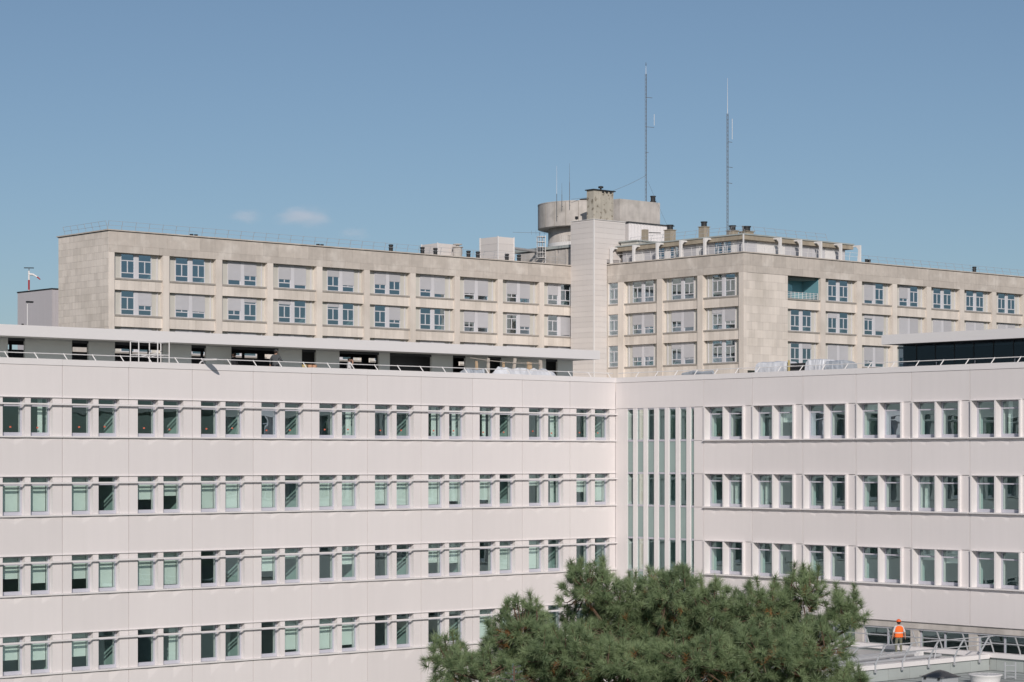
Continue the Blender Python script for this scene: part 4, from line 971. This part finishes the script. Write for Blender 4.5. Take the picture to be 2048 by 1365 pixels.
# ------------------------------------------------------------------ pine in the foreground
def needle_mat(name, c1, c2):
    m = bpy.data.materials.new(name); m.use_nodes = True; n = m.node_tree.nodes; L = m.node_tree.links; b = n['Principled BSDF']
    geo = n.new('ShaderNodeNewGeometry'); t = n.new('ShaderNodeTexNoise'); t.inputs['Scale'].default_value = 2.2; t.inputs['Detail'].default_value = 6
    L.new(geo.outputs['Position'], t.inputs['Vector']); mx = n.new('ShaderNodeMix'); mx.data_type = 'RGBA'
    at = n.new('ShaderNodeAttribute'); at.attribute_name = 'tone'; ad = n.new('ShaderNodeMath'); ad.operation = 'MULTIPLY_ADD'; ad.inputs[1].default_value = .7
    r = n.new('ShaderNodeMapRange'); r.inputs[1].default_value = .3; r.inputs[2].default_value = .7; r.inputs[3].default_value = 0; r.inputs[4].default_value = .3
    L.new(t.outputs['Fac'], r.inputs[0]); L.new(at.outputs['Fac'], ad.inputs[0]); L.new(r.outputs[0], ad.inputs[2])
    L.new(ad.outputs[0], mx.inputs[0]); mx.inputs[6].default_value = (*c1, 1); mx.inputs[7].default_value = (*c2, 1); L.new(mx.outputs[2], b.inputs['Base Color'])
    b.inputs['Roughness'].default_value = .5; b.inputs['Specular IOR Level'].default_value = .4
    tl_ = n.new('ShaderNodeBsdfTranslucent'); L.new(mx.outputs[2], tl_.inputs['Color']); ms = n.new('ShaderNodeMixShader'); ms.inputs[0].default_value = .28
    L.new(b.outputs[0], ms.inputs[1]); L.new(tl_.outputs[0], ms.inputs[2]); L.new(ms.outputs[0], n['Material Output'].inputs['Surface'])
    M[name] = m
needle_mat('pine_needles', (.088, .140, .066), (.42, .525, .275)); needle_mat('dry_needles', (.30, .13, .045), (.42, .23, .09)); needle_mat('blue_needles', (.16, .24, .25), (.36, .45, .46))
def needle_cloud(name, parent, tips, dirs, count, length, spread, width, m, seed, shoot=.14, origin=(0, 0, 0)):
    """needle tufts: each needle a thin triangle leaving a short shoot; one mesh"""
    rg = np.random.default_rng(seed); N = len(tips)*count
    T = np.repeat(np.array(tips), count, 0); D = np.repeat(np.array(dirs), count, 0)
    sz = np.repeat(rg.uniform(.75, 1.2, len(tips)), count)[:, None]
    rnd = rg.normal(size=(N, 3)); perp = rnd - D*(rnd*D).sum(1, keepdims=True); perp /= np.linalg.norm(perp, axis=1, keepdims=True)
    ang = rg.uniform(spread[0], spread[1], N)[:, None]; along = rg.uniform(-1.0, .25, N)[:, None]
    nd = D*np.cos(ang) + perp*np.sin(ang); nd[:, 2] += .08; nd /= np.linalg.norm(nd, axis=1, keepdims=True)
    base = T + D*along*shoot*sz; end = base + nd*length*sz*rg.uniform(.7, 1.1, N)[:, None]
    side = np.cross(nd, rg.normal(size=(N, 3))); side /= np.linalg.norm(side, axis=1, keepdims=True); side *= width
    V = np.empty((N*3, 3), np.float32); V[0::3] = base-side; V[1::3] = base+side; V[2::3] = end
    V -= np.array(origin, np.float32)
    me = bpy.data.meshes.new(name); me.vertices.add(N*3); me.vertices.foreach_set('co', V.ravel()); me.loops.add(N*3); me.loops.foreach_set('vertex_index', np.arange(N*3, dtype=np.int32))
    me.polygons.add(N); me.polygons.foreach_set('loop_start', np.arange(0, N*3, 3, dtype=np.int32)); me.update(calc_edges=True)
    a = me.attributes.new('tone', 'FLOAT', 'POINT'); a.data.foreach_set('value', (np.repeat(np.clip(np.repeat(rg.uniform(0, 1, len(tips)), count)*.75+rg.uniform(0, .25, N), 0, 1), 3)*np.tile([.45, .45, 1.25], N)).astype(np.float32))  # random per tuft; dark bases and bright tips paint the shading inside each tuft
    me.materials.append(M[m]); o = put(bpy.data.objects.new(name, me), parent, origin); o['kind'] = 'stuff'; return o
PC = Vector((22.62, 22.71, 0)); PR = Vector((.749, -.663, 0)); PD = Vector((.663, .749, 0))
# foliage masses: across, depth, height of the centre and the three radii, in metres from the trunk
LOBES = [(-2.78,-.3,14.02,.33,.5,.40), (-2.35,-.9,13.85,.5,.6,.36), (-1.75,.2,14.42,.46,.6,.50), (-.80,.5,15.02,.40,.6,.43), (-.22,.9,14.78,.5,.7,.38), (.36,.3,14.96,.43,.7,.45),
         (1.05,.6,14.72,.55,.7,.42), (1.72,.2,14.72,.42,.6,.41), (2.28,.3,14.93,.34,.5,.42), (2.85,-.1,14.64,.29,.45,.43), (-1.15,-.6,14.18,.6,.7,.40), (-.30,-.9,14.02,.66,.7,.42),
         (.63,-1.0,14.08,.66,.7,.44), (1.55,-.9,14.18,.62,.7,.44), (2.32,-.5,14.20,.50,.6,.44), (2.78,-.8,13.80,.26,.4,.24), (-2.05,-1.4,13.35,.7,.8,.45), (-1.0,-1.7,13.3,.75,.8,.48),
         (.05,-1.8,13.25,.8,.8,.48), (1.15,-1.7,13.3,.75,.8,.48), (2.2,-1.3,13.40,.7,.8,.45), (-1.6,1.6,14.1,.7,.7,.45), (0,2.0,14.2,.8,.7,.45), (1.6,1.7,14.1,.75,.7,.45),
         (-.6,1.2,14.35,.8,.4,.48), (.8,1.2,14.35,.9,.4,.48), (2.0,1.0,14.35,.6,.4,.42), (-1.8,.5,13.95,.7,.4,.4), (-.5,.2,13.75,.9,.5,.42), (.8,.2,13.75,.9,.5,.42), (2.1,0,13.8,.7,.5,.42), (-.45,.7,14.40,.5,.5,.30), (.35,.8,14.42,.6,.5,.30), (1.25,.7,14.38,.6,.5,.30), (2.0,.5,14.42,.45,.4,.32), (-1.5,-.2,13.85,.6,.5,.36), (-2.2,.3,12.6,.8,1.0,.5), (-.8,-1.3,12.3,.9,.9,.5), (.9,-1.3,12.3,.9,.9,.5), (2.3,.2,12.5,.8,1.0,.5), (0,1.6,12.4,1.0,.9,.5)]
tree = thing('pine_tree', 'broad long-needled green pine crown in front of the white building', 'tree', tuple(PC))
tk = [PC+Vector((0,0,0)), PC+PR*.1+Vector((0,0,5)), PC-PR*.1+Vector((0,0,10)), PC+PD*.5+Vector((0,0,12.0)), PC+PR*.2+PD*.9+Vector((0,0,13.4))]
MB().tube([tuple(p) for p in tk], .30, 10, .06).build('trunk', 'bark', tree)
rg = np.random.default_rng(11); tips = []; dirs = []; dry = []; dryd = []; twigs_all = []
for li, (r, d, z, a, b, c) in enumerate(LOBES):
    if li < 21: c *= .86; z += .05
    cen = PC + PR*r + PD*d + Vector((0, 0, z)); mbb = MB()
    root = PC + PD*.5 + Vector((0, 0, max(9.5, z-.9-.28*math.hypot(r, d)))); mid = root.lerp(cen, .55) + Vector((0, 0, -.12))
    mbb.tube([tuple(root), tuple(mid), tuple(cen - Vector((0, 0, c*.35)))], .042, 6, .018)
    area = 4*math.pi*(((a*b)**1.6+(a*c)**1.6+(b*c)**1.6)/3)**(1/1.6); n = int(area*66)
    for i in range(n):
        v = Vector(rg.normal(size=3)).normalized()
        if v.z < -.25 and rg.random() < .8: continue
        bumpy = 1.03 + .20*math.sin(5*v.x+li)*math.sin(4*v.z+2*li) + rg.uniform(-.12, .10)
        k = bumpy * (1.0 if rg.random() < .62 else rg.uniform(.35, .9))
        p = cen + PR*(v.x*a*k) + PD*(v.y*b*k) + Vector((0, 0, v.z*c*k))
        dr_ = (PR*v.x + PD*v.y)*.75 + Vector((0, 0, .35+.45*v.z)) + Vector(rg.normal(size=3))*.25
        dr_.normalize()
        if rg.random() < .085 : dry.append(tuple(p - dr_*.10)); dryd.append(tuple(dr_))
        if not (dry and dry[-1] == tuple(p - dr_*.10) and rg.random() < .6): tips.append(tuple(p)); dirs.append(tuple(dr_))
        if rg.random() < .45:
            q = cen.lerp(p, .35); mbb.tube([tuple(q), tuple(q.lerp(p, .6)-Vector((0, 0, .03))), tuple(p - dr_*.05)], .011, 4, .005)
    # a few upright candles that break the outline
    for i in range(int(5+a*6)):
        v = Vector((rg.uniform(-.9, .9), rg.uniform(-.7, .7), 1)); v.normalize()
        p0 = cen + PR*(v.x*a) + PD*(v.y*b) + Vector((0, 0, v.z*c)); hgt = rg.uniform(.06, .20); dr_ = Vector((rg.normal()*.2, rg.normal()*.2, 1)).normalized(); p = p0 + dr_*hgt
        mbb.tube([tuple(p0-dr_*.15), tuple(p)], .009, 4, .006); tips += [tuple(p), tuple(p-dr_*.09)]; dirs += [tuple(dr_)]*2
    mbb.build('branch', 'bark', tree)
needle_cloud('crown', tree, tips, dirs, 84, .135, (.25, 1.7), .0033, 'pine_needles', 5, shoot=.07, origin=tuple(PC))
needle_cloud('dry_needle_tufts', tree, dry, dryd, 30, .11, (.3, 1.6), .0036, 'dry_needles', 6, origin=tuple(PC))
# tip of a blue conifer in front of the pine
BC = Vector((0, 0, 0)) + Vector((19.55, 22.08, 0))
t = thing('blue_conifer', 'pale blue conifer tip poking up before the lower left of the pine', 'tree', tuple(BC))
MB().tube([tuple(BC), tuple(BC+Vector((0, 0, 9))), tuple(BC+Vector((.02, 0, 14.28)))], .16, 8, .012).build('trunk', 'bark', t)
tp = []; dd = []
rg = np.random.default_rng(4); mbb = MB()
for i in range(26):
    z = 14.25 - i*.085; L_ = .10 + i*.035
    for j in range(1 + (i % 3 > 0)*2):
        a = rg.uniform(0, 6.28); u = Vector((math.cos(a), math.sin(a), .25)); e = BC + Vector((0, 0, z)) + u*L_
        mbb.tube([tuple(BC+Vector((0, 0, z))), tuple(e)], .010, 4, .004)
        for q in range(int(L_/.035)+1): tp.append(tuple((BC+Vector((0, 0, z))).lerp(e, (q+1)/(int(L_/.035)+1)))); dd.append(tuple(u.normalized()))
for i in range(12): tp.append(tuple(BC+Vector((0, 0, 14.3-i*.035)))); dd.append((0, 0, 1.0))
mbb.build('branch', 'bark', t)
needle_cloud('crown', t, tp, dd, 26, .022, (.3, 1.4), .0025, 'blue_needles', 9, shoot=.03, origin=tuple(BC))

# ------------------------------------------------------------------ three small clouds
def cloud(label, loc, rx, ry, rz, dens, seed):
    bm = bmesh.new(); bmesh.ops.create_icosphere(bm, subdivisions=3, radius=1); me = bpy.data.meshes.new('cloud'); bm.to_mesh(me); bm.free()
    m = bpy.data.materials.new('cloud_vapour'); m.use_nodes = True; n = m.node_tree.nodes; L = m.node_tree.links; n.remove(n['Principled BSDF'])
    tc = n.new('ShaderNodeTexCoord'); ns = n.new('ShaderNodeTexNoise'); ns.inputs['Scale'].default_value = 1.7; ns.inputs['Detail'].default_value = 5; ns.noise_dimensions = '4D'; ns.inputs['W'].default_value = seed
    L.new(tc.outputs['Object'], ns.inputs['Vector'])
    ln = n.new('ShaderNodeVectorMath'); ln.operation = 'LENGTH'; L.new(tc.outputs['Object'], ln.inputs[0])
    s1 = n.new('ShaderNodeMath'); s1.operation = 'MULTIPLY_ADD'; s1.inputs[1].default_value = -.75; L.new(ln.outputs['Value'], s1.inputs[0]); L.new(ns.outputs['Fac'], s1.inputs[2])
    mr = n.new('ShaderNodeMapRange'); mr.interpolation_type = 'SMOOTHSTEP'; mr.inputs[1].default_value = -.16; mr.inputs[2].default_value = .45; mr.inputs[3].default_value = 0; mr.inputs[4].default_value = dens; L.new(s1.outputs[0], mr.inputs[0])
    pv = n.new('ShaderNodeVolumePrincipled'); pv.inputs['Color'].default_value = (.96, .84, .83, 1); pv.inputs['Anisotropy'].default_value = -.45; L.new(mr.outputs[0], pv.inputs['Density']); L.new(pv.outputs[0], n['Material Output'].inputs['Volume'])
    me.materials.append(m); o = put(bpy.data.objects.new('cloud', me), None, loc); o.scale = (rx, ry, rz); o.rotation_euler = (0, 0, math.radians(-41.5)); tag(o, label, 'cloud', 'small clouds above the left roof')
cloud('faint pinkish cloud, leftmost of three above the roof', (2294, 3311, 449), 44, 40, 19, .0045, 1.3)
cloud('largest pinkish cloud, middle of three above the roof', (2374, 3240, 447), 72, 50, 26, .0070, 4.1)
cloud('faintest small cloud, rightmost of three above the roof', (2440, 3182, 418), 40, 34, 16, .0030, 7.7)
